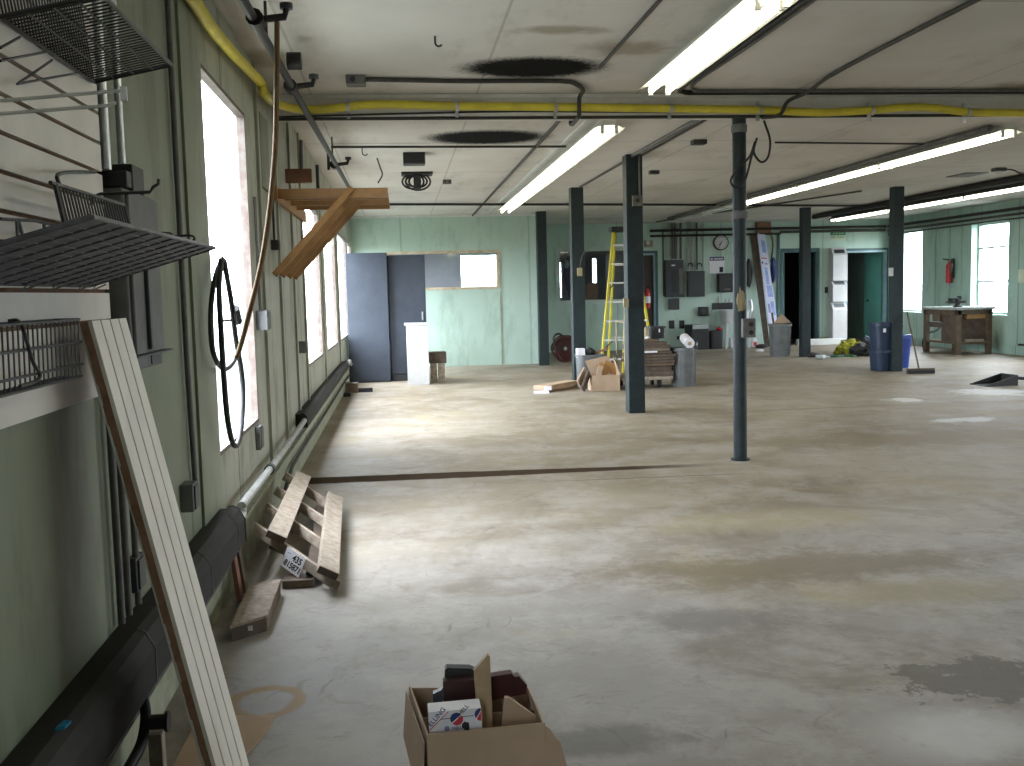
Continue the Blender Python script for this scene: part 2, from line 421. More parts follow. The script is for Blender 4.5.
    def blob(s, c, r, seed=0, amp=0.25, freq=2.0, sub=3, floor=None):
        c = V(c)
        t = bmesh.new(); bmesh.ops.create_icosphere(t, subdivisions=sub, radius=1)
        t.verts.ensure_lookup_table()
        vs = []
        for v in t.verts:
            k = 1 + amp * (noise.noise(v.co * freq + V((seed, seed * 2.3, 0))) + 0.5 * noise.noise(v.co * freq * 2.3 + V((0, seed, 9))))
            p = c + V((v.co.x * r[0] * k, v.co.y * r[1] * k, v.co.z * r[2] * k))
            if floor is not None and p.z < floor: p.z = floor
            vs.append(p)
        s.faces(vs, [[v.index for v in f.verts] for f in t.faces])
        t.free()
        return s
    def grid(s, O, U, W, nu, nw, ru, rw, n=5):
        """wires: nu along U (spread over W), nw along W (spread over U)"""
        O, U, W = V(O), V(U), V(W)
        for i in range(nu):
            a = O + W * (i / max(1, nu - 1)); s.tube([a, a + U], ru, n)
        for i in range(nw):
            a = O + U * (i / max(1, nw - 1)); s.tube([a, a + W], rw, n)
        return s
    def build(s, name, m, parent=None, smooth=False, bevel=0.0, origin=None):
        bm = s.bm
        bmesh.ops.recalc_face_normals(bm, faces=bm.faces)
        if parent is not None:
            p = parent; o = V((0, 0, 0))
            while p is not None:
                o += V(p.location); p = p.parent
            org = V((0, 0, 0)); sub = o
        else:
            if origin is None:
                xs = [v.co for v in bm.verts]
                lo = V((min(v.x for v in xs), min(v.y for v in xs), min(v.z for v in xs)))
                hi = V((max(v.x for v in xs), max(v.y for v in xs), max(v.z for v in xs)))
                origin = ((lo.x + hi.x) / 2, (lo.y + hi.y) / 2, lo.z)
            org = V(origin); sub = org
        for v in bm.verts: v.co -= sub
        me = bpy.data.meshes.new(name)
        bm.to_mesh(me); bm.free()
        if isinstance(m, str): m = M[m]
        me.materials.append(m)
        if smooth:
            for p_ in me.polygons: p_.use_smooth = True
        o = bpy.data.objects.new(name, me)
        COL.objects.link(o)
        o.location = org
        if parent is not None: o.parent = parent
        if smooth:
            md = o.modifiers.new('edges', 'EDGE_SPLIT'); md.split_angle = math.radians(45)
        if bevel:
            md = o.modifiers.new('bevel', 'BEVEL'); md.width = bevel; md.segments = 2; md.limit_method = 'ANGLE'
        return o

def tag(o, label=None, cat=None, group=None, kind=None):
    if label: o['label'] = label
    if cat: o['category'] = cat
    if group: o['group'] = group
    if kind: o['kind'] = kind
    return o

def thing(name, label, cat, loc, group=None):
    o = bpy.data.objects.new(name, None)
    o.empty_display_size = 0.1
    COL.objects.link(o); o.location = loc
    return tag(o, label, cat, group)

def struct(mb, name, m, parent=None, label=None, **k):
    o = mb.build(name, m, parent, **k)
    if parent is None: tag(o, label, None, None, 'structure')
    return o

def copy_tree(o, parent=None):
    c = o.copy(); COL.objects.link(c)
    if parent is not None: c.parent = parent
    for ch in list(o.children): copy_tree(ch, c)
    return c

def lettering(s, name, size, org, ux, uy, m, parent, depth=0.0008, shear=0.0, space=1.0, bold=0.0):
    """text as a mesh part; org = lower-left corner, ux/uy = reading and up directions"""
    cu = bpy.data.curves.new(name, 'FONT'); cu.body = s; cu.size = size; cu.extrude = depth; cu.shear = shear; cu.space_character = space; cu.offset = bold
    t = bpy.data.objects.new(name, cu); COL.objects.link(t)
    dg = bpy.context.evaluated_depsgraph_get()
    me = bpy.data.meshes.new_from_object(t.evaluated_get(dg))
    bpy.data.objects.remove(t)
    ux, uy = V(ux).normalized(), V(uy).normalized(); uz = ux.cross(uy)
    R = Matrix((ux, uy, uz)).transposed()
    p = parent; off = V((0, 0, 0))
    while p is not None: off += V(p.location); p = p.parent
    for v in me.vertices: v.co = R @ v.co + V(org) - off
    me.name = name; me.materials.clear(); me.materials.append(M[m])
    o = bpy.data.objects.new(name, me); COL.objects.link(o); o.parent = parent
    return o

def arc(pts, n=6):
    """Catmull-Rom through points"""
    pts = [V(p) for p in pts]; out = []
    q = [pts[0] * 2 - pts[1]] + pts + [pts[-1] * 2 - pts[-2]]
    for i in range(1, len(q) - 2):
        a, b, c, d = q[i - 1:i + 3]
        for k in range(n):
            t = k / n
            out.append(0.5 * ((2 * b) + (c - a) * t + (2 * a - 5 * b + 4 * c - d) * t * t + (3 * b - a - 3 * c + d) * t ** 3))
    out.append(pts[-1])
    return out

def holed(mb, axis, t0, t1, u0, u1, z0, z1, holes):
    """wall slab: thickness t0..t1 on `axis`, spans u0..u1, z0..z1, minus holes (u0,u1,z0,z1)"""
    us = sorted({u0, u1, *[h[0] for h in holes], *[h[1] for h in holes]})
    for a, b in zip(us, us[1:]):
        col = sorted([(h[2], h[3]) for h in holes if h[0] <= a + 1e-6 and h[1] >= b - 1e-6])
        z = z0
        for (p, q) in col + [(z1, z1)]:
            if p > z + 1e-5:
                if axis == 'x': mb.box(t0, t1, a, b, z, p)
                else: mb.box(a, b, t0, t1, z, p)
            z = q
    return mb

# ------------------------------------------------------------------ dimensions
XL, XR, CEIL = -0.88, 11.4, 2.88
BF = 7.66                                    # front face of the ceiling beam
YO, YB, YR, YF = 19.2, 22.5, 26.0, -5.0     # office front, back wall, back rooms' rear wall, wall behind the camera
XO = 2.67                                    # office corner

# ------------------------------------------------------------------ floor, ceiling, walls
struct(MB().box(XL - 0.3, XR + 0.3, YF - 0.2, YR + 0.2, -0.15, 0.0), 'floor', 'floor', origin=(0, 0, 0), label='worn mottled concrete floor with a dark slab joint')
struct(MB().box(XL - 0.3, XR + 0.3, YF - 0.2, YR + 0.2, CEIL, CEIL + 0.15), 'ceiling', 'ceiling', origin=(0, 0, 0), label='white board ceiling with black soot marks')
def yl(px, py, off=0.0): return P(px, py, 'x', XL + off).y
def yr(px, py): return P(px, py, 'x', XR).y
WL = [(-2.6, -1.1, 0.73, 2.40), (4.84, 6.18, 0.65, 2.49), (9.50, 11.40, 0.74, 2.34), (12.15, 14.10, 0.74, 2.34), (14.9, 17.1, 0.74, 2.34), (17.6, 18.9, 0.74, 2.34), (19.8, 21.6, 0.9, 2.3)]  # first and last openings are unseen, added to let in fill light
struct(holed(MB(), 'x', XL - 0.07, XL, YF, YB, 0, CEIL, WL), 'wall_left', 'wall_left', origin=(0, 0, 0), label='olive green board wall on the left')
WR = [(3.7, 5.0, 0.73, 2.47), (7.4, 8.7, 0.73, 2.47), (11.1, 12.4, 0.73, 2.47), (14.8, 16.0, 0.73, 2.47), (yr(1008, 270), yr(971, 270), 0.73, 2.52), (yr(922, 270), yr(897, 270), 0.73, 2.55)]
struct(holed(MB(), 'x', XR, XR + 0.26, YF, YR, 0, CEIL, WR), 'wall_right', 'wall_right', origin=(0, 0, 0), label='mint green wall on the right with tall windows')
struct(MB().box(XL - 0.2, XR + 0.26, YF - 0.15, YF, 0, CEIL), 'wall_front', 'wall_mint', origin=(0, 0, 0))
# office in the far left corner
o1, o2 = P(386, 252, 'y', YO), P(500.5, 288.5, 'y', YO)
OH = (o1.x, o2.x, o2.z, o1.z)
mb = holed(MB(), 'y', YO, YO + 0.12, XL, XO, 0, CEIL, [OH])
mb.box(XO - 0.12, XO, YO + 0.12, YR, 0, CEIL)
struct(mb, 'wall_office', 'wall_mint', origin=(0, 0, 0), label='mint partition wall of the corner office, with a wide window')
b1, b2 = P(459, 254, 'y', YB), P(500, 289, 'y', YB)
OW = (b1.x, b2.x - 0.03, b2.z - 0.5, b1.z)
struct(holed(MB(), 'y', YB, YB + 0.15, XL - 0.07, XO - 0.12, 0, CEIL, [OW]), 'wall_office_rear', 'wall_inner', origin=(0, 0, 0))
# back wall with its window and three doorways
w1, w2 = P(555, 247.5, 'y', YB), P(638, 303, 'y', YB)
BW = (w1.x, w2.x, w2.z, w1.z)
def dopen(l, r, top):
    a, b = P(l, top, 'y', YB), P(r, top, 'y', YB)
    return (a.x, b.x, 0.0, a.z)
D3, D1, D2 = dopen(641.5, 655, 253.5), dopen(783, 817, 251), dopen(846, 887, 251)
struct(holed(MB(), 'y', YB, YB + 0.12, XO, XR, 0, CEIL, [BW, D3, D1, D2]), 'wall_back', 'wall_mint', origin=(0, 0, 0), label='mint back wall with a window and three doorways')
s1, s2 = P(592, 258, 'y', YR), P(597.5, 285, 'y', YR)
s3, s4 = P(553, 262, 'y', YR), P(562.5, 298, 'y', YR)
SL2 = (s3.x, s4.x, s4.z, s3.z)
struct(holed(MB(), 'y', YR, YR + 0.15, XO - 0.12, XR + 0.26, 0, CEIL, [SL2, (s1.x, s2.x, s2.z, s1.z)]), 'wall_rear', 'wall_inner', origin=(0, 0, 0))
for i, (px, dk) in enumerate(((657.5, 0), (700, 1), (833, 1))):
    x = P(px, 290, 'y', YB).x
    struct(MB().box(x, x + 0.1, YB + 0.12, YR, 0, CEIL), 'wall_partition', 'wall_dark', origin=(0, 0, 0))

# ------------------------------------------------------------------ windows
wn = [0]
def window(axis, hole, t, depth, frame_m, bars=(), fw=0.05, label=None, proud=0.0):
    wn[0] += 1
    u0, u1, z0, z1 = hole
    root = bpy.data.objects.new('window_%d' % wn[0], None); COL.objects.link(root)
    root['kind'] = 'structure'
    if label: root['label'] = label
    bx = (lambda m, a, b, c, d, t0, t1: m.box(t0, t1, a, b, c, d)) if axis == 'x' else (lambda m, a, b, c, d, t0, t1: m.box(a, b, t0, t1, c, d))
    lo, hi = min(t, t + depth), max(t, t + depth)
    root.location = ((lo + hi) / 2, (u0 + u1) / 2, z0) if axis == 'x' else ((u0 + u1) / 2, (lo + hi) / 2, z0)
    f = MB()
    for (a, b, c, d) in ((u0, u0 + fw, z0, z1), (u1 - fw, u1, z0, z1), (u0 + fw, u1 - fw, z0, z0 + fw), (u0 + fw, u1 - fw, z1 - fw, z1)):
        bx(f, a, b, c, d, lo, hi)
    fr = f.build('frame', frame_m, root)
    for q in bars:
        m = MB(); z = z0 + (z1 - z0) * q
        bx(m, u0 + fw, u1 - fw, z - 0.018, z + 0.018, lo, hi)
        m.build('glazing_bar', frame_m, root)
    g = MB(); mid = (lo + hi) / 2
    bx(g, u0 + fw, u1 - fw, z0 + fw, z1 - fw, mid - 0.003, mid + 0.003)
    g.build('pane', 'glass', root)
    return root
names = ['tall window on the left wall behind the camera', 'tall left-wall window nearest the camera, behind the hanging hose', 'left-wall window behind the wooden lumber rack', 'third window along the left wall', 'fourth window along the left wall', 'last left-wall window, behind the blue steel cabinets', 'side window inside the corner office']
for h, l in zip(WL, names): window('x', h, XL - 0.045, 0.045, 'frame_brown', fw=0.022, label=l)
for i, h in enumerate(WR): window('x', h, XR + 0.14, 0.05, 'frame_white', bars=(0.36, 0.73) if i < 5 else (), fw=0.045, label=('tall right-wall window behind the workbench, three panes high' if i == 4 else 'right-wall window in the far corner, behind the blue bins' if i == 5 else None))
window('y', OW, YB + 0.05, 0.05, 'frame_white', fw=0.04, label='bright outside window inside the corner office')
window('y', (s1.x, s2.x, s2.z, s1.z), YR + 0.04, 0.05, 'frame_white', fw=0.02, label='narrow bright slit window in the back room')
window('y', SL2, YR + 0.04, 0.05, 'frame_white', fw=0.02, label='bright window at the left of the back room')
w = window('y', BW, YB - 0.02, 0.1, 'frame_white', fw=0.10, label='wide interior window behind the yellow ladder')
# office window: raw wood casing
w = window('y', OH, YO - 0.02, 0.07, 'frame_wood', fw=0.05, label='wide office window in a raw wood casing')

# portals at the outside openings (importance hints for the sky light, no light of their own)
def portal(axis, hole, t, sign):
    ld = bpy.data.lights.new('sky_portal', 'AREA'); ld.shape = 'RECTANGLE'
    u0, u1, z0, z1 = hole
    ld.size, ld.size_y = u1 - u0, z1 - z0
    ld.cycles.is_portal = True
    o = bpy.data.objects.new('sky_portal', ld); COL.objects.link(o)
    c = V((t, (u0 + u1) / 2, (z0 + z1) / 2)) if axis == 'x' else V(((u0 + u1) / 2, t, (z0 + z1) / 2))
    nz = V((-sign, 0, 0)) if axis == 'x' else V((0, -sign, 0))   # light shines along -Z
    uy = V((0, 0, 1)); ux = uy.cross(nz)
    o.matrix_world = Matrix.Translation(c) @ Matrix((ux, uy, nz)).transposed().to_4x4()
for h in WL: portal('x', h, XL - 0.06, 1)
for h in WR: portal('x', h, XR + 0.24, -1)
portal('y', OW, YB + 0.13, -1)
portal('y', (s1.x, s2.x, s2.z, s1.z), YR + 0.12, -1)
portal('y', SL2, YR + 0.12, -1)

# ------------------------------------------------------------------ doorways
def doorway(n, hole, leaf, label, inner='frame_blue'):
    x0, x1, z0, z1 = hole
    r = bpy.data.objects.new('door_%d' % n, None); COL.objects.link(r); r['kind'] = 'structure'; r['label'] = label
    r.location = ((x0 + x1) / 2, YB, 0)
    f = MB(); e = 0.055
    for (a, b, c, d) in ((x0 - e, x0, 0, z1 + e), (x1, x1 + e, 0, z1 + e), (x0, x1, z1, z1 + e)):
        f.box(a, b, YB - 0.025, YB, c, d)
    f.build('door_frame', 'frame_teal', r)
    f = MB()
    for (a, b, c, d) in ((x0, x0 + 0.035, 0, z1), (x1 - 0.035, x1, 0, z1), (x0 + 0.035, x1 - 0.035, z1 - 0.04, z1)):
        f.box(a, b, YB, YB + 0.12, c, d)
    f.build('jamb', inner, r)
    return r
d = doorway(1, D1, None, 'dark doorway beside the leaning white sign board', 'frame_teal')
d = doorway(2, D2, None, 'doorway with its green door standing open, behind the blue bins')
hx, hy = D2[1] - 0.05, YB + 0.14
lx, ly = P(865, 290, 'y', YB + 0.62).x, YB + 0.62
u = V((lx - hx, ly - hy, 0)); nrm = V((-u.y, u.x, 0)).normalized() * 0.02
lf = MB().ext([V((hx, hy, 0.02)) + nrm, V((hx, hy, 0.02)) - nrm, V((lx, ly, 0.02)) - nrm, V((lx, ly, 0.02)) + nrm], (0, 0, D2[3] - 0.07)).build('door_leaf', 'door_green', d)
k = V((lx, ly, 0.98)) - u * 0.1
MB().blob(k + V((0, -0.06, 0)), (0.03, 0.03, 0.03), amp=0, sub=2).build('door_knob', 'dark_box', lf)
q = V((hx, hy, 1.55)) + u * 0.55 + V((0, -0.03, 0))
MB().obb(q, u.normalized() * 0.06, nrm.normalized() * 0.006, (0, 0, 0.03)).build('door_plate', 'black', lf)
d = doorway(3, D3, None, 'narrow dark brown door just right of the second square column', 'frame_blue')
MB().box(D3[0] + 0.035, D3[1] - 0.035, YB + 0.06, YB + 0.10, 0.01, D3[3] - 0.04).build('door_leaf', 'door_brown', d)
# white kerb along the doors
xk = P(793, 345, 'y', YB).x
mbk = MB().box(xk, P(841, 345, 'y', YB).x, YB - 0.32, YB - 0.16, 0, 0.14)
struct(mbk, 'trim_1', 'white_trim', label='low white painted kerb in front of the doorways', bevel=0.01)

# ------------------------------------------------------------------ trims
struct(MB().box(XL, XL + 0.03, -1.0, YO, 0, 0.24).box(XL, XL + 0.038, -1.0, YO, 0.24, 0.262), 'baseboard_left', 'kick', origin=(0, 0, 0), label='pale skirting along the left wall')
struct(MB().box(XR - 0.03, XR, -1.0, YB, 0, 0.16), 'baseboard_right', 'wall_right', origin=(0, 0, 0))
struct(MB().box(XL, XR, BF, BF + 0.24, 2.725, CEIL).box(XL, XR, BF - 0.02, BF, 2.855, CEIL), 'beam', 'beam', origin=(0, 0, 0), label='pale ceiling beam crossing the whole room above the yellow hose')
ox = P(501.5, 330, 'y', YO).x
struct(MB().box(ox - 0.012, ox + 0.012, YO - 0.012, YO, 0, OH[2] - 0.05), 'trim_2', 'kick')
for i, (a, b) in enumerate(((4.36, 4.80),)):
    struct(MB().box(XL, XL + 0.012, a, b, 0.27, CEIL), 'trim_3', 'wall_left', origin=(0, 0, 0), label='wide vertical board beside the first left window')
for i, y in enumerate((6.62, 7.54, 8.5, 9.36, 11.6, 14.4)):
    struct(MB().box(XL, XL + 0.018, y, y + 0.07, 0.27, CEIL), 'trim_%d' % (4 + i), 'wall_left', origin=(0, 0, 0))
x = P(778, 290, 'y', YB).x
struct(MB().box(x - 0.03, x + 0.03, YB - 0.04, YB, 0, 2.6), 'trim_10', 'frame_teal')
struct(MB().box(1.66, 1.70, BF + 0.24, YO, CEIL - 0.02, CEIL), 'trim_11', 'white_trim')
struct(MB().box(XL, XO, YO - 0.02, YO, CEIL - 0.04, CEIL), 'trim_12', 'white_trim')
for i, px in enumerate((935, 949, 961)):
    y = P(px, 290, 'x', XR).y
    struct(MB().box(XR - 0.03, XR, y - 0.03, y + 0.03, 0.2, 2.6), 'trim_%d' % (13 + i), 'wall_right')

# ------------------------------------------------------------------ columns
def sq_column(px, y, w, label, extra=None):
    b = P(px, 380, 'y', y)
    o = thing('steel_column', label, 'column', (b.x, y, 0), 'dark steel columns')
    MB().box(b.x - w / 2, b.x + w / 2, y, y + w, 0, CEIL).build('post', 'column', o, bevel=0.006)
    return o, b.x
YP = BF + 0.10
c0 = P(740, 380, 'y', YP).x
o = thing('pipe_column', 'round dark steel pipe column nearest the camera, under the beam', 'column', (c0, YP, 0))
MB().cyl((c0, YP, 0), (c0, YP, 2.722), 0.054, n=28).build('post', 'column', o, smooth=True)
for z in (2.60, 1.93):
    MB().lathe((c0, YP, z), [(0.055, 0), (0.063, 0.01), (0.063, 0.055), (0.055, 0.065)], 28).build('collar', 'grey_box', o, smooth=True)
MB().lathe((c0, YP, 0), [(0.075, 0.0), (0.075, 0.012), (0.056, 0.016)], 28).build('base_ring', 'column', o)
MB().blob(P(741, 300, 'y', YP - 0.05) , (0.035, 0.012, 0.085), 3, 0.4).build('bare_patch', 'rust', o, smooth=True)['label'] = 'flaked paint patch'
bx = P(748.5, 328, 'y', YP - 0.08)
o = thing('outlet_box', 'grey double outlet box strapped to the round pipe column', 'outlet', (bx.x, bx.y, bx.z - 0.07))
MB().box(bx.x - 0.055, bx.x + 0.05, bx.y - 0.03, bx.y + 0.026, bx.z - 0.075, bx.z + 0.075).build('box', 'conduit', o, bevel=0.006)
for dz in (-0.035, 0.03):
    MB().cyl((bx.x + 0.01, bx.y - 0.034, bx.z + dz), (bx.x + 0.01, bx.y - 0.029, bx.z + dz), 0.02, n=14).build('socket', 'black', o)
MB().tube(arc([(bx.x + 0.02, bx.y, bx.z + 0.07), (bx.x + 0.025, bx.y, bx.z + 0.16), (bx.x + 0.015, bx.y, bx.z + 0.22)]), 0.013, 8).build('conduit_stub', 'silver', o, smooth=True)

cA, xA = sq_column(637, 11.0, 0.185, 'square dark steel column left of the lumber cart, second in its row')
cB, xB = sq_column(580.5, 14.45, 0.185, 'square dark steel column behind the cardboard boxes, third in its row')
cC, xC = sq_column(545, 18.65, 0.18, 'square dark steel column at the corner of the office')
cD, xD = sq_column(806.5, 18.75, 0.17, 'square dark steel column in front of the dark doorway')
cE, xE = sq_column(897.5, 14.95, 0.165, 'square dark steel column in front of the blue bins')

def plate(name, px, py, y, w, h, d, m, label, cat, toggle=None, group=None):
    c = P(px, py, 'y', y)
    o = thing(name, label, cat, (c.x, y, c.z - h / 2), group)
    MB().box(c.x - w / 2, c.x + w / 2, y - d, y, c.z - h / 2, c.z + h / 2).build('box', m, o, bevel=0.004)
    if toggle: MB().cyl((c.x, y - d - 0.006, c.z), (c.x, y - d, c.z), toggle, n=12).build('socket', 'black', o)
    return o, c
o, c = plate('outlet_box', 636.5, 201, 11.0, 0.11, 0.12, 0.05, 'conduit', 'grey outlet box high on the second square column', 'outlet', 0.022)
MB().tube([(c.x + 0.03, 10.975, c.z + 0.06), (c.x + 0.03, 10.975, 2.86)], 0.012, 8).build('conduit_riser', 'conduit', o)
plate('switch_box', 625.5, 303, 11.0, 0.06, 0.10, 0.04, 'brass', 'beige switch box on the left edge of the second square column', 'switch')
o, c = plate('switch_box', 579.5, 272, 14.45, 0.075, 0.12, 0.04, 'brass', 'beige switch box on the third square column', 'switch')
MB().tube(arc([(c.x, 14.43, c.z + 0.06), (c.x + 0.03, 14.43, c.z + 0.2), (c.x + 0.08, 14.43, c.z + 0.3)]), 0.008, 6).build('cable', 'conduit', o)
plate('thermostat', 890.5, 272, 14.95, 0.07, 0.13, 0.03, 'white', 'small white thermostat on the column by the blue bins', 'thermostat')

# loops of cable at the head of the pipe column
def cable(name, pts, r, m, label, cat, n=8, smooth=True):
    return tag(MB().tube(arc(pts), r, n).build(name, m, None, smooth), label, cat)
yc = YP - 0.09
lp = [P(764, 121, 'y', YP), P(770, 140, 'y', yc), P(768, 157, 'y', yc), P(761, 162, 'y', yc), P(754, 153, 'y', yc), P(755, 142, 'y', yc), P(750, 156, 'y', yc), P(739, 168, 'y', yc), P(731, 179, 'y', yc), P(733, 186, 'y', yc), P(741, 187, 'y', yc), P(746, 178, 'y', yc), P(752, 155, 'y', yc), P(757, 138, 'y', yc)]
cable('power_cable', lp, 0.009, 'black', 'black cable hung in loops at the head of the round column', 'cable')

# ------------------------------------------------------------------ fluorescent fixtures
def fixture(x, y0, L, lit, label, dark=False):
    o = thing('fluorescent_fixture', label, 'ceiling light', (x, y0 + L / 2, CEIL - 0.14), 'fluorescent ceiling fixtures')
    hm = 'housing_dark' if dark else 'housing'
    m = MB()
    m.ext([(x - 0.06, y0, CEIL), (x + 0.06, y0, CEIL), (x + 0.06, y0, CEIL - 0.045), (x + 0.135, y0, CEIL - 0.075), (x + 0.14, y0, CEIL - 0.085), (x + 0.06, y0, CEIL - 0.06), (x - 0.06, y0, CEIL - 0.06), (x - 0.14, y0, CEIL - 0.085), (x - 0.135, y0, CEIL - 0.075), (x - 0.06, y0, CEIL - 0.045)], (0, L, 0))
    m.build('housing', hm, o)
    for s in (-1, 1):
        MB().cyl((x + s * 0.062, y0 + 0.03, CEIL - 0.098), (x + s * 0.062, y0 + L - 0.03, CEIL - 0.098), 0.019, n=8).build('tube', 'tube' if lit else 'tube_off', o)
        for y in (y0 + 0.012, y0 + L - 0.037):
            MB().box(x + s * 0.062 - 0.014, x + s * 0.062 + 0.014, y, y + 0.025, CEIL - 0.13, CEIL - 0.058).build('lamp_holder', 'housing', o)
    return o
W = ['nearest', 'second', 'third', 'fourth', 'fifth']
LAL = 2.175
LA = fixture(1.86, 7.05 - LAL, LAL, True, 'lit fluorescent fixture nearest the camera, before the beam')
def more(src, x, y, L, label):
    c = copy_tree(src)
    c.location = (x, y + L / 2, src.location.z); c['label'] = label
    return c
for i in range(4):
    more(LA, 1.86, 8.70 + LAL * i + 0.002 * i, LAL, 'lit fluorescent fixture in the middle row beyond the beam, %s from the beam' % W[i])
for i in range(2):  # unseen fixtures, added to brighten the near left wall and foreground
    more(LA, 1.86, 7.05 - (LAL + 0.003) * (i + 2), LAL, ['lit fluorescent fixture overhead, next in line before the nearest one in view', 'lit fluorescent fixture above and behind the camera'][i])
LBL = 2.48
LB = fixture(5.82, 9.10, LBL, True, 'lit fluorescent fixture in the row right of the round column, nearest from the beam')
for i in range(2):  # two more added out of view for extra light near the camera
    more(LB, 5.82, 9.10 - (LBL + 0.003) * (i + 2), LBL, ['lit fluorescent fixture at the right, out of view beside the beam', 'lit fluorescent fixture at the right, level with the camera'][i])
for i in range(1, 3):
    more(LB, 5.82, 9.10 + (LBL + 0.003) * i, LBL, 'lit fluorescent fixture in the row right of the round column, %s from the beam' % W[i])
LU = fixture(5.82, 16.56, 1.95, False, 'unlit fluorescent fixture following the lit ones, above the ladder')
more(LU, 5.82, 18.53, 1.95, 'last unlit fluorescent fixture, close to the electrical panels')
LC = fixture(9.02, 12.7, LBL, True, 'lit dark-backed fluorescent fixture on the far right, nearest of its row', dark=True)
LC.location.z -= 0.07                        # hung a little below the ceiling
for ya_ in (0.4, LBL - 0.4):
    MB().tube([(9.02, 12.7 + ya_, CEIL - 0.13), (9.02, 12.7 + ya_, CEIL - 0.0)], 0.008, 6).build('hanger', 'housing_dark', LC)
for i in range(2):
    more(LC, 9.02, 12.7 + (LBL + 0.003) * (i + 1), LBL, 'lit dark-backed fluorescent fixture on the far right, %s of its row' % W[i + 1])

# ------------------------------------------------------------------ pipes and conduits on the ceiling
def pipe(name, pts, r, m, label, cat='pipe', n=10):
    return tag(MB().tube(pts, r, n).build(name, m, None, True), label, cat)
zc = CEIL - 0.02
# box and conduit before the beam, by the soot mark
bx = P(356, 84, 'z', zc - 0.03)
o = thing('junction_box', 'grey ceiling junction box before the beam, at the conduit end', 'junction box', (bx.x, bx.y, CEIL - 0.06))
MB().box(bx.x - 0.065, bx.x + 0.065, bx.y - 0.065, bx.y + 0.065, CEIL - 0.06, CEIL).build('box', 'conduit', o, bevel=0.005)
MB().cyl((bx.x - 0.02, bx.y - 0.067, CEIL - 0.03), (bx.x - 0.02, bx.y - 0.063, CEIL - 0.03), 0.018, n=12).build('knockout', 'black', o)
e = P(578, 81, 'z', zc)
pipe('conduit', arc([(bx.x + 0.066, bx.y, zc), (bx.x + 0.4, bx.y + 0.03, zc), (0.5, e.y, zc), (1.15, e.y, zc), (1.3, e.y + 0.12, zc), (1.38, BF - 0.30, zc - 0.01), (1.38, BF - 0.14, zc - 0.03), (1.38, BF - 0.12, 2.71), (1.38, BF - 0.05, 2.695), (1.38, BF + 0.26, 2.70), (1.40, BF + 0.30, zc), (1.42, 9, zc), (1.42, 13, zc), (1.42, YO - 0.05, zc)], 3), 0.016, 'dark_conduit', 'dark conduit from the ceiling box past the soot marks, over the beam', 'conduit')
pipe('conduit', [(1.38, 3.0, zc + 0.008), (1.37, 6.7, zc + 0.008)], 0.011, 'dark_conduit', 'thin dark conduit along the ceiling left of the nearest light', 'conduit')
yb = BF - 0.16
pipe('conduit', arc([(2.13, 3.6, zc), (2.12, 6.0, zc), (2.10, 7.2, zc), (2.17, yb - 0.03, zc), (2.5, yb, zc), (5.0, yb, zc), (8.0, yb, zc), (XR - 0.02, yb, zc)], 3), 0.018, 'black_pipe', 'dark conduit right of the nearest light, turning along the beam', 'conduit')
pipe('conduit', arc([(2.17, 3.6, zc), (2.17, 6.0, zc), (2.15, 7.1, zc), (2.24, yb - 0.10, zc), (2.5, yb - 0.06, zc), (5.0, yb - 0.06, zc)], 3), 0.012, 'conduit', 'thin grey conduit beside the dark one right of the nearest light', 'conduit')
pipe('conduit', arc([(3.05, 3.8, zc), (3.05, 6.6, zc), (3.07, 7.3, zc - 0.03), (3.0, BF - 0.13, 2.80), (2.94, BF - 0.12, 2.70), (2.85, BF + 0.02, 2.705)], 4), 0.015, 'dark_conduit', 'single conduit crossing the right ceiling down to the round column', 'conduit')
pipe('conduit', [(2.64, BF + 0.26, zc), (2.60, 11.0, zc)], 0.018, 'conduit', 'grey conduit between the round column and the second column', 'conduit')
pipe('conduit', [(2.72, BF + 0.26, zc), (2.70, 10.95, zc)], 0.013, 'dark_conduit', 'thin dark conduit between the round column and the second column', 'conduit')
pipe('conduit', [(2.62, 11.2, zc), (2.60, 14.28, zc)], 0.014, 'dark_conduit', 'dark conduit between the second and third square columns', 'conduit')
pipe('ceiling_pipe', [P(331, 147, 'z', 2.85), P(566, 146.5, 'z', 2.85)], 0.012, 'dark_conduit', 'thin dark pipe across the ceiling behind the beam', 'pipe')
h1 = P(331, 147, 'z', 2.85)
pipe('ceiling_pipe', [h1 + V((-0.03, 0, 0)), h1 + V((-0.03, 0, -0.22))], 0.014, 'dark_conduit', 'short drop pipe hanging by the lumber rack', 'pipe')
pipe('ceiling_pipe', [P(388, 204.3, 'z', 2.84), P(640, 204.5, 'z', 2.84), P(905, 206, 'z', 2.84)], 0.02, 'black_pipe', 'long black pipe across the far ceiling, in front of the office wall', 'pipe')
pipe('ceiling_pipe', [(8.78, 11.8, 2.825), (8.78, 20.6, 2.825)], 0.052, 'black_pipe', 'thick black pipe beside the far right row of lights', 'pipe', 16)
pipe('ceiling_pipe', [(5.62, 9.1, 2.84), (5.62, 20.6, 2.84)], 0.03, 'conduit', 'grey pipe along the row of lights right of the round column', 'pipe')
pipe('ceiling_pipe', [(7.25, 15.2, 2.84), (5.6, 21.5, 2.84)], 0.014, 'dark_conduit', 'thin dark conduit slanting across the ceiling to the electrical panels', 'conduit')
pipe('ceiling_pipe', [P(775, 142.5, 'z', 2.865), P(925, 144, 'z', 2.865)], 0.009, 'dark_conduit', 'thin dark conduit across the ceiling right of the round column', 'conduit')

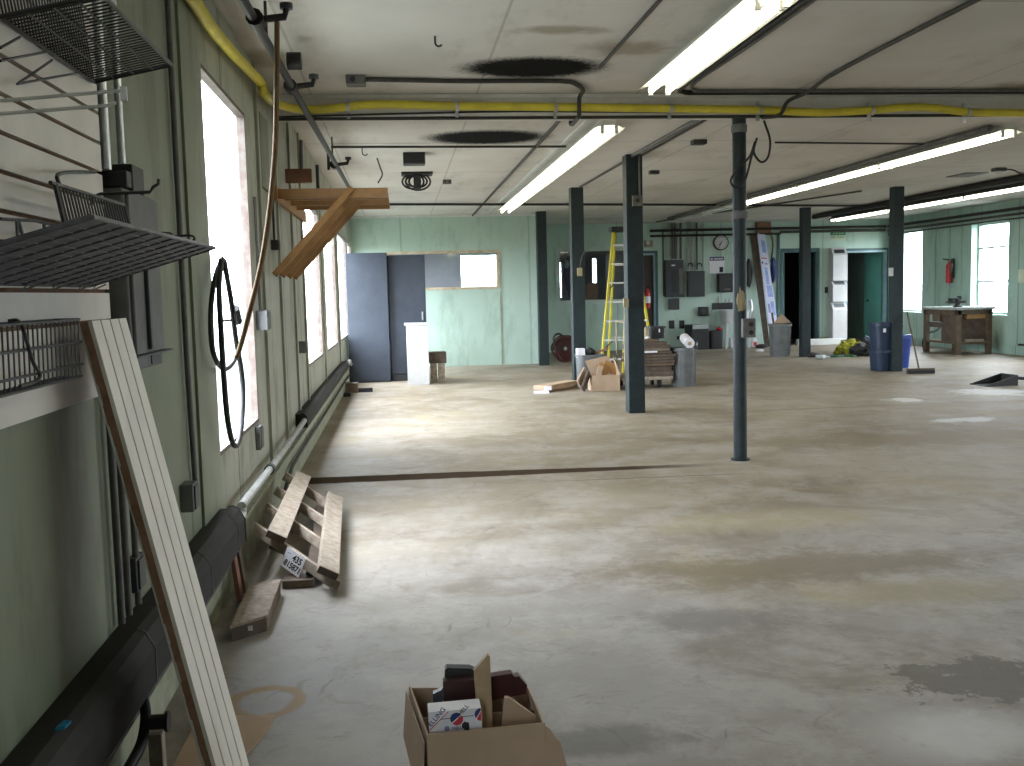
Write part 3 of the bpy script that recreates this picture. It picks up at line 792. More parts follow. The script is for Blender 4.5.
# black air line along the left edge of the ceiling, with valves
q0, q1 = P(243, 0, 'z', 2.68), P(347, 184, 'z', 2.68)
o = thing('air_line', 'black iron air line with valves along the ceiling by the left wall', 'pipe', ((q0.x + q1.x) / 2, (q0.y + q1.y) / 2, 2.66))
qd = (q1 - q0).normalized()
MB().tube([q0 - qd * 1.5, q1 + qd * 0.2], 0.022, 12).build('pipe', 'black_pipe', o, True)
def valve(px, py):
    c = P(px, py, 'z', 2.68)
    m = MB().tube([c - qd * 0.06, c + qd * 0.06], 0.04, 10)
    m.tube([c, c + V((0.13, 0, 0.015)), c + V((0.14, 0, 0.06))], 0.018, 8)
    m.build('valve', 'black_pipe', o, True)
    MB().cyl(c + V((0.14, 0, 0.05)), c + V((0.14, 0, 0.075)), 0.03, n=12).build('valve_handle', 'dark_box', o, True)
    return c
v1 = valve(256, 20); v2 = valve(291, 87); v3 = valve(334, 165)
gp = P(284, 70, 'z', 2.70)
MB().tube([gp + V((0.02, 0, 0.05)), gp + V((0.10, 0, 0.05))], 0.05, 14).build('pressure_gauge', 'black_pipe', o, True)
for t in (0.1, 0.7):
    c = q0.lerp(q1, t)
    MB().tube([c, V((c.x, c.y, CEIL))], 0.008, 6).build('hanger', 'dark_conduit', o)

# tan hose hanging from the first valve, then the black loops before the window
hq = [(277, 22), (277, 45), (276.5, 90), (275, 150), (269, 215), (261, 265), (250, 310), (240, 348), (236, 358)]
ye = P(236, 358, 'x', XL + 0.09).y
hp = [P(a, b, 'y', v1.y + (ye - v1.y) * (k / 8) ** 1.3) for k, (a, b) in enumerate(hq)]
cable('air_hose', hp, 0.0125, 'brown_hose', 'tan rubber hose hanging from the ceiling air line at the left', 'hose', 10)
o = thing('hose_coil', 'black hose hung in long loops in front of the first left window', 'hose', P(228, 446, 'x', XL + 0.08))
L1 = [(222, 258), (215, 278), (211, 310), (212, 345), (217, 362), (225, 369), (232, 364), (237, 355)]
L2 = [(221, 260), (219, 290), (221, 330), (223, 365), (227, 415), (232, 441), (237, 445), (241, 430), (243, 395), (241, 368), (236, 340), (231, 300), (224, 260)]
xw = XL + 0.055
MB().tube(arc([P(a, b, 'x', xw) for a, b in L1], 5), 0.012, 8).build('loop', 'black', o, True)
MB().tube(arc([P(a, b, 'x', xw + 0.03) for a, b in L2], 5), 0.013, 8).build('loop', 'black', o, True)
MB().tube([P(235, 308, 'x', xw + 0.03), P(238, 322, 'x', xw + 0.03)], 0.022, 10).build('connector', 'dark_box', o, True)
MB().tube([P(222, 321, 'x', xw + 0.015), P(233, 320, 'x', xw + 0.015)], 0.006, 6).build('tie', 'dark_box', o)
MB().tube([P(216, 254, 'x', XL), P(222, 260, 'x', xw)], 0.006, 6).build('nail', 'dark_box', o)

# yellow hose: along the top of the left wall, then across the beam face
ys = [P(186, -12, 'x', XL + 0.05), P(212, 28, 'x', XL + 0.05), P(232, 52, 'x', XL + 0.05), P(248, 69, 'x', XL + 0.05), P(260, 82, 'x', XL + 0.06), P(265, 94, 'x', XL + 0.08), P(275, 103, 'y', 7.2), P(292, 108, 'y', 7.5), P(310, 109.5, 'y', BF - 0.06)]
ys += [P(a, b, 'y', BF - 0.06) for a, b in ((332, 108.5), (365, 104.8), (400, 104.5), (457, 106), (556, 107), (671, 108.5), (760, 110), (820, 112.5), (872, 110), (900, 107.5), (930, 107.5), (968, 112), (1024, 113), (1090, 114))]
o = thing('yellow_hose', 'thick yellow hose along the left wall top and the ceiling beam', 'hose', (3.0, BF - 0.05, 2.78))
MB().tube(arc(ys, 5), 0.030, 12).build('hose', 'yellow_hose', o, True)
for px, py in ((348, 107), (457, 106), (556, 107), (671, 108.5), (760, 110), (872, 110.5), (968, 112)):
    c = P(px, py, 'y', BF - 0.06)
    m = MB().tube([c + V((-0.012, 0, 0)), c + V((0.012, 0, 0))], 0.036, 14)
    m.box(c.x - 0.012, c.x + 0.012, BF - 0.018, BF - 0.001, c.z - 0.075, c.z + 0.075)
    m.build('clamp', 'silver', o)
cable('wire', [(-0.84, BF - 0.03, 2.72), (0.2, BF - 0.01, 2.745), (1.0, BF - 0.01, 2.755), (2.0, BF - 0.01, 2.745), (3.5, BF - 0.01, 2.745), (4.4, BF - 0.01, 2.76)], 0.007, 'black', 'thin black wire sagging below the yellow hose on the beam', 'wire', 6)
pipe('ceiling_pipe', [(XL + 0.01, BF + 0.02, 2.712), (XR - 0.01, BF + 0.02, 2.712)], 0.012, 'dark_conduit', 'dark pipe under the front edge of the beam', 'pipe')

# small ceiling fittings
def hook(px, py, h, label):
    c = P(px, py, 'z', CEIL)
    r = h * 0.28
    pts = [c, c + V((0, 0, -h * 0.55))] + [c + V((r - r * math.cos(a) - 0.0, 0, -h * 0.55 - r * math.sin(a))) for a in [math.pi * k / 6 for k in range(1, 6)]]
    return tag(MB().tube(pts, 0.006, 6).build('ceiling_hook', 'dark_box', None), label, 'hook', 'small ceiling hooks')
hook(435, 36, 0.07, 'small dark hook in the ceiling left of the big soot mark')
hook(362, 147, 0.10, 'small dark hook on the ceiling behind the beam, left of the vent')
c = P(377, 158, 'z', CEIL)
o = tag(MB().tube(arc([c, c + V((0.03, 0, -0.1)), c + V((0.05, 0, -0.18)), c + V((0.0, 0, -0.27))]), 0.008, 6).build('hanging_chain', 'dark_box', None), 'short chain hanging from the ceiling above the lumber rack', 'chain')
c = P(414, 152, 'z', CEIL)
o = thing('ceiling_vent', 'dark square vent box under the ceiling behind the beam', 'vent', (c.x, c.y, CEIL - 0.12))
MB().box(c.x - 0.115, c.x + 0.115, c.y, c.y + 0.2, CEIL - 0.12, CEIL).build('case', 'dark_box', o, bevel=0.006)
for k in range(4):
    MB().box(c.x - 0.10, c.x + 0.10, c.y - 0.006, c.y, CEIL - 0.10 + 0.023 * k, CEIL - 0.09 + 0.023 * k).build('louvre', 'black', o)
c = P(417, 172, 'z', CEIL)
o = thing('cord_reel', 'black cord reel on a ceiling plate in front of the office wall', 'reel', (c.x, c.y, CEIL - 0.2))
MB().box(c.x - 0.19, c.x + 0.19, c.y - 0.05, c.y + 0.25, CEIL - 0.025, CEIL).build('mount_plate', 'black', o)
for k in range(4):
    r = 0.06 + 0.014 * k
    MB().tube([(c.x - 0.05 + 0.06 * (k % 2) + 1.5 * r * math.cos(a), c.y + 0.05 + 0.02 * k, CEIL - 0.105 + r * math.sin(a)) for a in [2 * math.pi * j / 18 for j in range(18)]], 0.012, 6, closed=True).build('cord_loop', 'black', o, True)
MB().box(c.x - 0.045, c.x + 0.045, c.y, c.y + 0.1, CEIL - 0.2, CEIL - 0.025).build('bracket', 'black', o, bevel=0.01)
o, c = plate('outlet_box', 447, 182, P(447, 180, 'z', CEIL).y, 0.11, 0.06, 0.06, 'conduit', 'small double outlet box on the ceiling right of the cord reel', 'outlet')
for s in (-1, 1): MB().cyl((c.x + s * 0.027, c.y - 0.064, c.z), (c.x + s * 0.027, c.y - 0.059, c.z), 0.014, n=10).build('socket', 'black', o)
c = P(967, 174.5, 'z', CEIL)
o = tag(MB().box(c.x - 0.17, c.x + 0.17, c.y - 0.25, c.y + 0.25, CEIL - 0.012, CEIL).build('ceiling_plate', 'conduit', None), 'flat grey cover plate on the far right ceiling', 'plate')
c = P(999, 168, 'z', CEIL)
o = thing('ceiling_fitting', 'small dark lamp fitting with a white lens on the far right ceiling', 'lamp', (c.x, c.y, CEIL - 0.08))
MB().box(c.x - 0.08, c.x + 0.08, c.y - 0.06, c.y + 0.06, CEIL - 0.045, CEIL).build('body', 'dark_box', o, bevel=0.01)
MB().blob((c.x, c.y, CEIL - 0.05), (0.055, 0.055, 0.03), amp=0, sub=2).build('lens', 'white', o, True)
MB().tube(arc([(c.x + 0.08, c.y, CEIL - 0.02), (c.x + 0.2, c.y, CEIL - 0.03), (c.x + 0.3, c.y - 0.1, CEIL - 0.12)]), 0.009, 6).build('cable', 'black', o)
c = P(650, 165, 'z', CEIL)
plate('junction_box', 697, 143, P(697, 141, 'z', CEIL).y, 0.14, 0.05, 0.12, 'dark_conduit', 'flat dark junction box on the ceiling left of the round column', 'junction box')
plate('junction_box', 653, 173, P(653, 171, 'z', CEIL).y, 0.12, 0.04, 0.1, 'dark_conduit', 'flat dark junction box on the ceiling by the second square column', 'junction box')

# ------------------------------------------------------------------ near left wall: slat panel and wire fittings
XP = XL + 0.027
YPN = 3.08
o = thing('slat_wall_panel', 'off-white grooved slat wall panel on the near left wall', 'panel', (XL, 2.1, 1.2))
ZPB = P(98, 396.6, 'x', XP).z
MB().box(XL, XL + 0.012, 1.2, YPN, ZPB, 2.80).build('backing', 'mdf', o)
zs = [ZPB, 1.345]
while zs[-1] < 2.7: zs.append(zs[-1] + 0.0857)
for k, (a, b) in enumerate(zip(zs, zs[1:])):
    MB().box(XL + 0.012, XP, 1.2, YPN, a + (0 if k == 0 else 0.0055), b - 0.0055).build('slat', 'slat', o)

# upper wire basket
A = P(94, 82, 'x', XL + 0.035); Bq = P(172, 65, 'y', A.y); yn_ = P(103, 3, 'x', Bq.x).y; Cn = V((Bq.x, yn_, Bq.z)); Dn = V((A.x, yn_, A.z))
o = thing('wire_basket', 'black wire basket shelf high on the slat wall panel', 'basket', (A.x, 2.6, A.z))
MB().grid(Dn, Bq - A, A - Dn, 30, 5, 0.0024, 0.0034).build('base_mesh', 'wire', o)
MB().tube([A, Bq, Cn, Dn], 0.0055, 6, closed=True).build('rim', 'wire', o)
up = V((-0.002, -0.11, 0.27))
MB().grid(Dn, up, A - Dn, 30, 3, 0.0024, 0.0034).build('back_grille', 'wire', o)
m = MB()
for (a, b, c) in (((0, 48), (20, 37), None), ((0, 61), (45, 52), None), ((52, 60), (17, 84), (78, 73))):
    pts = [P(*q, 'x', XL + 0.06) for q in (a, b, c) if q]
    m.tube(pts, 0.0032, 5)
m.build('support_wire', 'wire', o)

# two white hooks
for i, (p0, p1, lab) in enumerate((((-14, 102), (122, 90.5), 'upper white wire display hook with a price tag holder'), ((-14, 114.8), (116, 103), 'lower white wire display hook under the tagged one'))):
    a = P(*p0, 'x', XP); b = P(*p1, 'y', a.y)
    o = thing('display_hook', lab, 'hook', a)
    pts = [a, b] if i == 0 else [a, b + (a - b) * 0.08 + V((0, 0, -0.004)), b]
    MB().tube(pts, 0.004, 6).build('prong', 'white_trim', o)
    MB().box(XP, XP + 0.006, a.y - 0.02, a.y + 0.02, a.z - 0.03, a.z + 0.03).build('back_plate', 'white_trim', o)
    if i == 0: MB().box(b.x - 0.004, b.x + 0.010, b.y - 0.003, b.y + 0.003, b.z - 0.022, b.z + 0.008).build('tag_holder', 'paper', o)

# middle shelf with embossed grid
A = P(90, 286, 'x', XL + 0.035); Bq = P(215, 248, 'y', A.y)
yn_ = P(92.6, 223, 'x', Bq.x).y
Cn = V((Bq.x, yn_, Bq.z)); Dn = V((A.x, yn_, A.z))
nrm = (Bq - A).cross(V((0, 1, 0))).normalized()
if nrm.z < 0: nrm = -nrm
o = thing('mesh_shelf', 'grey embossed mesh shelf jutting from the slat wall panel', 'shelf', (A.x, (A.y + yn_) / 2, A.z))
MB().ext([A, Bq, Cn, Dn], nrm * 0.006).build('tray', 'shelf', o)
m = MB()
for k in range(1, 11):
    p0 = Dn.lerp(A, k / 11) - nrm * 0.001
    m.tube([p0, p0 + (Cn - Dn)], 0.0032, 5)
rr = random.Random(3)
for k in range(11):
    for j in range(12):
        s_ = (j + 0.5 * (k % 2) + rr.uniform(-.15, .15)) / 12.5
        p0 = Dn.lerp(A, k / 11) + (Cn - Dn) * s_ - nrm * 0.0005
        m.tube([p0, p0 + (A - Dn) / 11], 0.002, 4)
m.build('underside_ribs', 'shelf', o)
MB().tube([A, Bq, Cn, Dn], 0.0045, 6, closed=True).build('rim', 'shelf', o)
m = MB()
for px in (22, 51, 78, 92):
    a = P(px, 288, 'x', XL + 0.042)
    m.tube([a + V((0, 0.05, 0.012)), a + V((0.01, -0.04, -0.008)), a + V((0.02, 0.06, 0.010))], 0.0025, 5)
m.build('bracket_hook', 'wire', o)

# leaning wire rack standing on the shelf
def on_shelf(x, y): return A.z + (x - A.x) * (Bq.z - A.z) / (Bq.x - A.x) + 0.011
o = thing('wire_rack', 'small black wire file rack standing on the grey mesh shelf', 'rack', (XL + 0.14, 2.7, on_shelf(XL + 0.14, 2.2)))
t0, t1 = P(55, 184, 'x', XL + 0.115), P(124, 205, 'x', XL + 0.115)
u0, u1 = V((XL + 0.145, t0.y + 0.0, on_shelf(XL + 0.145, 2) + 0.003)), V((XL + 0.145, t1.y + 0.02, on_shelf(XL + 0.145, 2.4) + 0.003))
m = MB()
for k in range(24):
    s_ = k / 23
    m.tube([t0.lerp(t1, s_), u0.lerp(u1, s_)], 0.0028, 5)
m.build('grille', 'wire', o)
m = MB().tube([t0 + V((0, -0.03, 0)), t1], 0.005, 6).tube([u0, u1], 0.005, 6)
m.tube([t0, u0], 0.006, 6).tube([t1, u1], 0.006, 6)
m.build('frame', 'wire', o)
e = P(95, 172, 'x', XP + 0.004)
MB().tube(arc([t0 + V((0, 0.03, 0)), t0.lerp(e, 0.12) + V((0, 0, 0.02)), e], 5), 0.005, 6).build('wall_arm', 'wire', o, True)
hk = [(91, 205), (93, 197), (100, 194), (150, 192), (153, 187), (158, 184), (158.5, 179)]
MB().tube([P(a, b, 'y', t1.y - 0.15) for a, b in hk], 0.0045, 6).build('hook_arm', 'wire', o, True)
for (a, b, yy) in ((140, 231, A.y - 0.3), (172, 234.5, A.y - 0.16), (194, 237, A.y - 0.08)):
    c = P(a, b, 'y', yy)
    MB().tube(arc([c + V((-0.07, 0, 0.002)), c + V((-0.012, 0, 0.004)), c + V((0, 0.006, -0.003)), c + V((-0.012, 0.012, -0.010)), c + V((-0.06, 0.012, -0.012))], 4), 0.0032, 5).build('front_loop', 'wire', o, True)
m = MB()
for (a, b) in (((0, 219), (36, 221)), ((36, 221), (62, 227)), ((18, 219), (24, 241)), ((17, 219), (18, 241)), ((44, 223), (45, 236)), ((0, 241), (20, 242))):
    m.tube([P(*a, 'x', XL + 0.08), P(*b, 'x', XL + 0.08)], 0.004, 5)
m.build('side_frame', 'shelf', o)

# lower wire basket
XB = XL + 0.09
ya, yb_ = 1.7, 2.57
zt = P(70, 320, 'x', XB).z
zb = P(70, 379, 'x', XB).z
o = thing('wire_basket', 'shallow black wire basket low on the slat wall panel, behind the leaning plank', 'basket', (XL + 0.06, 2.1, zb))
m = MB()
for k in range(32):
    y = ya + (yb_ - ya) * k / 31
    m.tube([(XB, y, zt), (XB - 0.003, y, zb), (XP + 0.004, y, zb)], 0.0021, 5)
m.build('bars', 'wire', o)
m = MB()
for z, x in ((zt, XB), (zt - 0.055, XB + 0.002), (zb + 0.03, XB + 0.002), (zb, XB - 0.002)):
    m.tube([(x, ya, z), (x, yb_ + 0.01, z)], 0.0034, 6)
m.tube([(XP + 0.005, ya, zt), (XP + 0.005, yb_, zt), (XB, yb_ + 0.005, zt)], 0.0034, 6)
m.build('frame', 'wire', o)
MB().tube(arc([P(8, 321, 'x', XB - 0.04), P(18, 321, 'x', XB - 0.02), P(24, 332, 'x', XB + 0.007), P(33, 362, 'x', XB + 0.008), P(40, 374, 'x', XB + 0.008), P(36, 381, 'x', XB + 0.008), P(20, 386, 'x', XB + 0.008)], 5), 0.0042, 6).build('bent_arm', 'wire', o, True)

# leaning slat-board offcut
o = thing('leaning_plank', 'narrow white grooved board with a broken brown edge leaning on the left wall', 'board', (-0.51, 2.74, 0))
top = V((-0.795, 0, 1.347)); bot = V((-0.516, 0, 0.0))
dr = (top - bot).normalized(); nr = V((dr.z, 0, -dr.x)).normalized()   # faces the room
if nr.x < 0: nr = -nr
bot = bot + nr * 0.0
y0, y1 = 2.59, 2.905
def plank_piece(a, b, d0, d1, r0=0.0, r1=1.0):
    p = [bot + (top - bot) * r0, bot + (top - bot) * r1]
    off0, off1 = nr * d0, nr * d1
    vs = [p[0] + off0, p[0] + off1, p[1] + off1, p[1] + off0]
    return [V((v.x, a, max(v.z, 0.001))) for v in vs], (0, b - a, 0)
m = MB(); pts, vec = plank_piece(y0 - 0.001, y1, 0.0, 0.022); m.ext(pts, vec); m.build('core', 'core', o)
m = MB()
ge = [y0 + 0.0, y0 + 0.075, y0 + 0.157, y0 + 0.239, y1]
for a, b in zip(ge, ge[1:]):
    pts, vec = plank_piece(a + (0.005 if a > y0 else 0), b - (0.005 if b < y1 else 0), 0.022, 0.032); m.ext(pts, vec)
m.build('grooved_face', 'slat', o)
m = MB(); rr = random.Random(5)
for k in range(26):
    r0 = k / 26; 
    pts, vec = plank_piece(y0 - 0.003, y0 + 0.004, -0.001, 0.002 + 0.004 * rr.random() ** 2, r0, r0 + 0.039)
    m.ext(pts, vec)
m.build('torn_edge', 'white', o)

# electrical disconnect and its conduits
yn_ = P(102, 260, 'x', XL).y
XD = P(131, 260, 'y', yn_).x
yf_ = P(161, 260, 'x', XD).y
z1_, z0_ = P(131, 187, 'y', yn_).z, P(131, 372, 'y', yn_).z
o = thing('disconnect_switch_box', 'tall grey electrical disconnect box behind the leaning board', 'electrical box', ((XL + XD) / 2, (yn_ + yf_) / 2, z0_))
MB().box(XL, XD - 0.012, yn_, yf_, z0_, z1_).build('case', 'grey_box', o, bevel=0.006)
MB().box(XD - 0.012, XD, yn_ + 0.015, yf_ - 0.015, z0_ + 0.05, z1_ - 0.01).build('door', 'grey_box', o, bevel=0.004)
MB().box(XD, XD + 0.014, yn_ + 0.14, yn_ + 0.165, z0_ + 0.06, z1_ - 0.14).build('handle', 'dark_box', o, bevel=0.004)
MB().box(XD - 0.011, XD - 0.008, yn_ + 0.22, yf_ - 0.04, z0_ + 0.008, z0_ + 0.036).build('name_plate', 'dark_box', o)
MB().box(XL, XD + 0.01, yn_ - 0.02, yf_ + 0.06, z0_ + 0.042, z0_ + 0.047).build('bottom_flange', 'dark_box', o)
cy_ = [P(px, 120, 'x', XL + 0.03).y for px in (103.5, 119.5)]
o = thing('fuse_block', 'black fittings block clamped round the silver conduits, above the grey disconnect box', 'electrical box', (XL + 0.04, yn_ + 0.1, z1_ + 0.001))
MB().box(XL, XL + 0.085, max(yn_, cy_[0] - 0.1), cy_[0] + 0.06, z1_ + 0.001, z1_ + 0.05).build('block', 'black', o, bevel=0.004)
MB().box(XL, XL + 0.07, cy_[1] - 0.04, cy_[1] + 0.10, z1_ + 0.001, z1_ + 0.085).build('cover', 'black', o, bevel=0.004)
for i, lab in enumerate(('thicker bright silver conduit rising from the grey disconnect box', 'second bright silver conduit, right of the thicker one')):
    pipe('conduit', [(XL + 0.03, cy_[i], z1_ + (0.091 if i else 0.051)), (XL + 0.03, cy_[i], CEIL - 0.01)], 0.015 if i == 0 else 0.012, 'silver', lab, 'conduit', 12)
for i, (px, lab) in enumerate(((118, 'first of three thin conduits below the disconnect box, by the plank'), (126, 'middle of three thin conduits below the disconnect box'), (136, 'last of three thin conduits below the disconnect box'))):
    y = P(px, 560, 'x', XL + 0.02).y
    pipe('conduit', [(XL + 0.02, y, 0.44), (XL + 0.02, y, z0_ - 0.001)], 0.011, 'conduit', lab, 'conduit', 10)

# dark conduit with outlet at its foot
XC = XL + 0.018
ya = P(181, 250, 'x', XC).y
foot = P(196, 496, 'x', XC)
pipe('conduit', arc([(XC, ya, CEIL - 0.01), (XC, ya, 2.0), (XC, ya, 1.2), (XC, (ya + foot.y) / 2, 0.9), (XC, foot.y, foot.z + 0.06)], 3), 0.0115, 'conduit', 'tall dark conduit on the left wall before the first window', 'conduit')
def wallbox(px, py, h, w, d, m, lab, toggle=True):
    c = P(px, py, 'x', XL + d)
    o = thing('outlet_box', lab, 'outlet', (XL, c.y, c.z - h / 2))
    MB().box(XL, XL + d, c.y - w / 2, c.y + w / 2, c.z - h / 2, c.z + h / 2).build('box', m, o, bevel=0.004)
    MB().box(XL + d, XL + d + 0.006, c.y - w * 0.36, c.y + w * 0.36, c.z - h * 0.42, c.z + h * 0.42).build('cover', 'dark_box' if toggle else m, o)
    return c
wallbox(196, 496, 0.11, 0.10, 0.05, 'grey_box', 'grey outlet box at the foot of the tall dark conduit')
c = wallbox(269, 320, 0.12, 0.14, 0.07, 'grey_box', 'grey switch box on the left wall just past the first window', False)
pipe('conduit', [(XL + 0.02, c.y, c.z + 0.06), (XL + 0.02, c.y - 0.02, c.z + 0.75)], 0.009, 'conduit', 'thin conduit above the grey switch box past the first window', 'conduit', 8)
c = wallbox(279, 245, 0.07, 0.10, 0.05, 'dark_conduit', 'small dark box high on the left wall under the lumber rack', True)
pipe('conduit', [(XL + 0.02, c.y, c.z + 0.035), (XL + 0.02, c.y, 2.09)], 0.008, 'dark_conduit', 'thin cable above the small dark box under the lumber rack', 'conduit', 8)
wallbox(306, 347, 0.10, 0.13, 0.06, 'grey_box', 'grey outlet box below the second left window', True)
wallbox(262, 437, 0.14, 0.12, 0.03, 'conduit', 'bare metal outlet box low on the wall past the first window', False)
wallbox(141, 572, 0.11, 0.10, 0.03, 'dark_box', 'black outlet box just above the near heater cover', True)
MB0 = MB().box(XL, XL + 0.02, 6.72, 7.1, 2.12, 2.6)
tag(MB0.build('access_plate', 'wall_left', None, bevel=0.004), 'flat green cover plate high on the wall past the first window', 'plate')

# wall heaters and the pipe between them
def heater(ya, yb, label, seams, small=False):
    o = thing('wall_heater', label, 'heater', (XL + 0.06, (ya + yb) / 2, 0.29))
    prof = [(XL + 0.045, 0, 0.265), (XL + 0.118, 0, 0.265), (XL + 0.118, 0, 0.37), (XL + 0.095, 0, 0.415), (XL + 0.07, 0, 0.43), (XL + 0.045, 0, 0.43)]
    zo, zh = 0.265, 0.43
    if small:
        prof = [(XL + 0.045 + (x - XL - 0.045) * 0.75, 0, 0.345 + (z - 0.265) * 0.68) for x, _, z in prof]; zo, zh = 0.345, 0.455
    MB().ext([V((x, ya, z)) for x, _, z in prof], (0, yb - ya, 0)).build('cover', 'heater', o)
    MB().box(XL + 0.001, XL + 0.045, ya + 0.02, yb - 0.02, zo, zh - 0.005).build('back_panel', 'heater', o)
    for y in seams:
        m = MB().tube([(x + 0.0012, y, z + (0.001 if z > 0.4 else 0)) for x, _, z in prof[1:5]], 0.003, 5)
        m.build('joint', 'grey_box', o)
    for e in (ya, yb):
        MB().ext([V((x + (0.004 if x > XL + .1 else 0), e - 0.004, z + (0.003 if z > .4 else -.003))) for x, _, z in prof], (0, 0.008, 0)).build('end_cap', 'heater', o)
    return o
heater(0.55, 4.74, 'long charcoal heater cover along the near left wall', (3.0, 3.9, 4.55))
heater(8.2, 14.8, 'charcoal heater cover farther along the left wall, below the second window', (), True)
xp = XL + 0.075
pipe('heating_pipe', arc([(xp, 4.75, 0.345), (xp, 4.92, 0.345), (xp, 4.95, 0.385), (xp, 5.05, 0.39), (xp, 6.3, 0.385), (xp, 8.19, 0.40)], 3), 0.022, 'pale_pipe', 'pale pipe along the left wall between the two heater covers', 'pipe')
MB1 = MB().tube([(xp, 5.98, 0.384), (xp, 6.04, 0.384)], 0.031, 12)
tag(MB1.build('pipe_clamp', 'dark_box', None), 'dark clamp round the pale heating pipe', 'clamp')
pipe('heating_pipe', [(xp, 14.81, 0.40), (xp, 15.5, 0.40), (xp, 15.8, 0.33)], 0.03, 'pale_pipe', 'short pale pipe at the far end of the farther heater', 'pipe')
pipe('return_pipe', arc([(XL + 0.06, 6.8, 0.09), (XL + 0.06, 7.2, 0.16), (XL + 0.06, 7.9, 0.18), (XL + 0.06, 12.0, 0.18), (XL + 0.06, 15.5, 0.18)], 3), 0.013, 'black_pipe', 'thin black pipe low along the left wall behind the pallet', 'pipe')
pipe('return_pipe', [(XL + 0.06, 1.6, 0.19), (XL + 0.06, 4.7, 0.19)], 0.014, 'dark_conduit', 'thin dark pipe below the near heater cover', 'pipe')
# valve and stub below the near heater
vx, vy = XL + 0.10, P(143, 700, 'x', XL + 0.10).y
o = thing('radiator_valve', 'black valve and pipe under the near heater cover', 'valve', (vx, vy, 0.1))
MB().tube(arc([(vx, vy, 0.264), (vx + 0.005, vy, 0.20), (vx, vy - 0.04, 0.14), (vx - 0.01, vy - 0.12, 0.115), (vx - 0.015, vy - 0.28, 0.11)]), 0.016, 10).build('pipe', 'black_pipe', o, True)
MB().cyl((vx, vy, 0.18), (vx + 0.06, vy, 0.18), 0.022, n=12).build('valve_body', 'dark_box', o, True)
MB().cyl((vx + 0.06, vy, 0.18), (vx + 0.07, vy, 0.18), 0.03, n=12).build('valve_handle', 'black', o, True)
wbx = P(156, 760, 'x', XL + 0.13)
MB2 = MB().box(wbx.x - 0.02, wbx.x + 0.02, wbx.y, wbx.y + 0.04, 0.0, P(156, 735, 'y', wbx.y).z)
tag(MB2.build('wooden_block', 'wood_old', None, bevel=0.003), 'short upright wood block on the floor under the near heater', 'block')
c = P(63, 727, 'z', 0.431)
tag(MB().ext([c + V((-0.012, -0.02, 0.0005)), c + V((0.008, -0.014, 0.0005)), c + V((0.013, 0.014, 0.0005)), c + V((-0.005, 0.02, 0.0005))], (0.002, 0, 0.008)).build('tape_scrap', 'tape', None), 'scrap of bright blue tape on the near heater cover', 'tape')

# ------------------------------------------------------------------ lumber rack on the left wall
zr = 2.14
YA = [7.40, 7.84, 8.28, 8.72]
o = thing('lumber_rack', 'pine lumber rack with four diagonal braces on the left wall', 'rack', (XL, 8.4, 1.55))
MB().box(XL + 0.001, XL + 0.035, 7.34, 9.62, zr - 0.05, zr + 0.05).build('wall_ledger', 'wood', o)
xr = P(388, 195, 'y', 7.40).x
xe_ = P(352, 196, 'y', 7.44).x
zlo = P(273, 276, 'x', XL + 0.02).z
for y in YA:
    ah = 0.034 if y < 7.5 else 0.020
    MB().box(XL + 0.035, xr, y, y + 0.035, zr + 0.034 - 2 * ah, zr + 0.034).build('arm', 'wood', o)
    e0 = V((XL + 0.03, y - 0.35, zlo + 0.01)); e1 = V((xe_, y - 0.018, zr + 0.03))
    MB().bar(e0, e1, 0.03, 0.042, up=(-0.6, 0, 0.6)).build('brace', 'wood', o)
c = P(298, 176, 'y', 8.30)
o = thing('wooden_block', 'brown wooden block on an upright rod above the lumber rack', 'block', (c.x, 8.3, c.z - 0.055))
MB().box(c.x - 0.10, c.x + 0.11, 8.27, 8.33, c.z - 0.055, c.z + 0.055).build('block', 'wood_red', o, bevel=0.004)
MB().cyl((c.x + 0.03, 8.3, c.z + 0.055), (c.x + 0.035, 8.3, P(302, 140, 'y', 8.3).z), 0.014, n=10).build('rod', 'conduit', o, True)
c2 = P(317, 165, 'y', 8.74)
pipe('ceiling_pipe', [(c2.x, 8.74, zr + 0.035), (c2.x, 8.74, c2.z)], 0.014, 'dark_conduit', 'short upright dark pipe behind the wooden block on the lumber rack', 'pipe')

# ------------------------------------------------------------------ pallet and boards on the floor at left
PL0, PR0 = P(255, 528, 'x', XL + 0.10), P(337, 585, 'z', 0.035)
PL1, PR1 = P(285, 476, 'x', XL + 0.10), P(338, 511, 'z', 0.035)
o = thing('pallet', 'narrow weathered wooden pallet tilted against the left wall, with a number card', 'pallet', ((PL0.x + PR0.x) / 2, (PR0.y + PR1.y) / 2, 0))
def pp(s_, t_, n_=0.0):
    a_, b2 = PL0.lerp(PR0, s_), PL1.lerp(PR1, s_)
    return a_.lerp(b2, t_) + pn(t_) * n_
def pu(t_): return (PR0.lerp(PR1, t_) - PL0.lerp(PL1, t_))
def pn(t_):
    n_ = pu(t_).cross(PL1 - PL0 + PR1 - PR0).normalized()
    return n_ if n_.z > 0 else -n_
pv = (PL1 - PL0 + PR1 - PR0).normalized()
for t_ in (0.0, 0.34, 0.67, 1.0):
    u_ = pu(t_)
    MB().obb(pp(0.5, t_, 0.0), u_ * 0.52, pv * 0.020, pn(t_) * 0.026).build('cross_piece', 'wood_old', o, bevel=0.003)
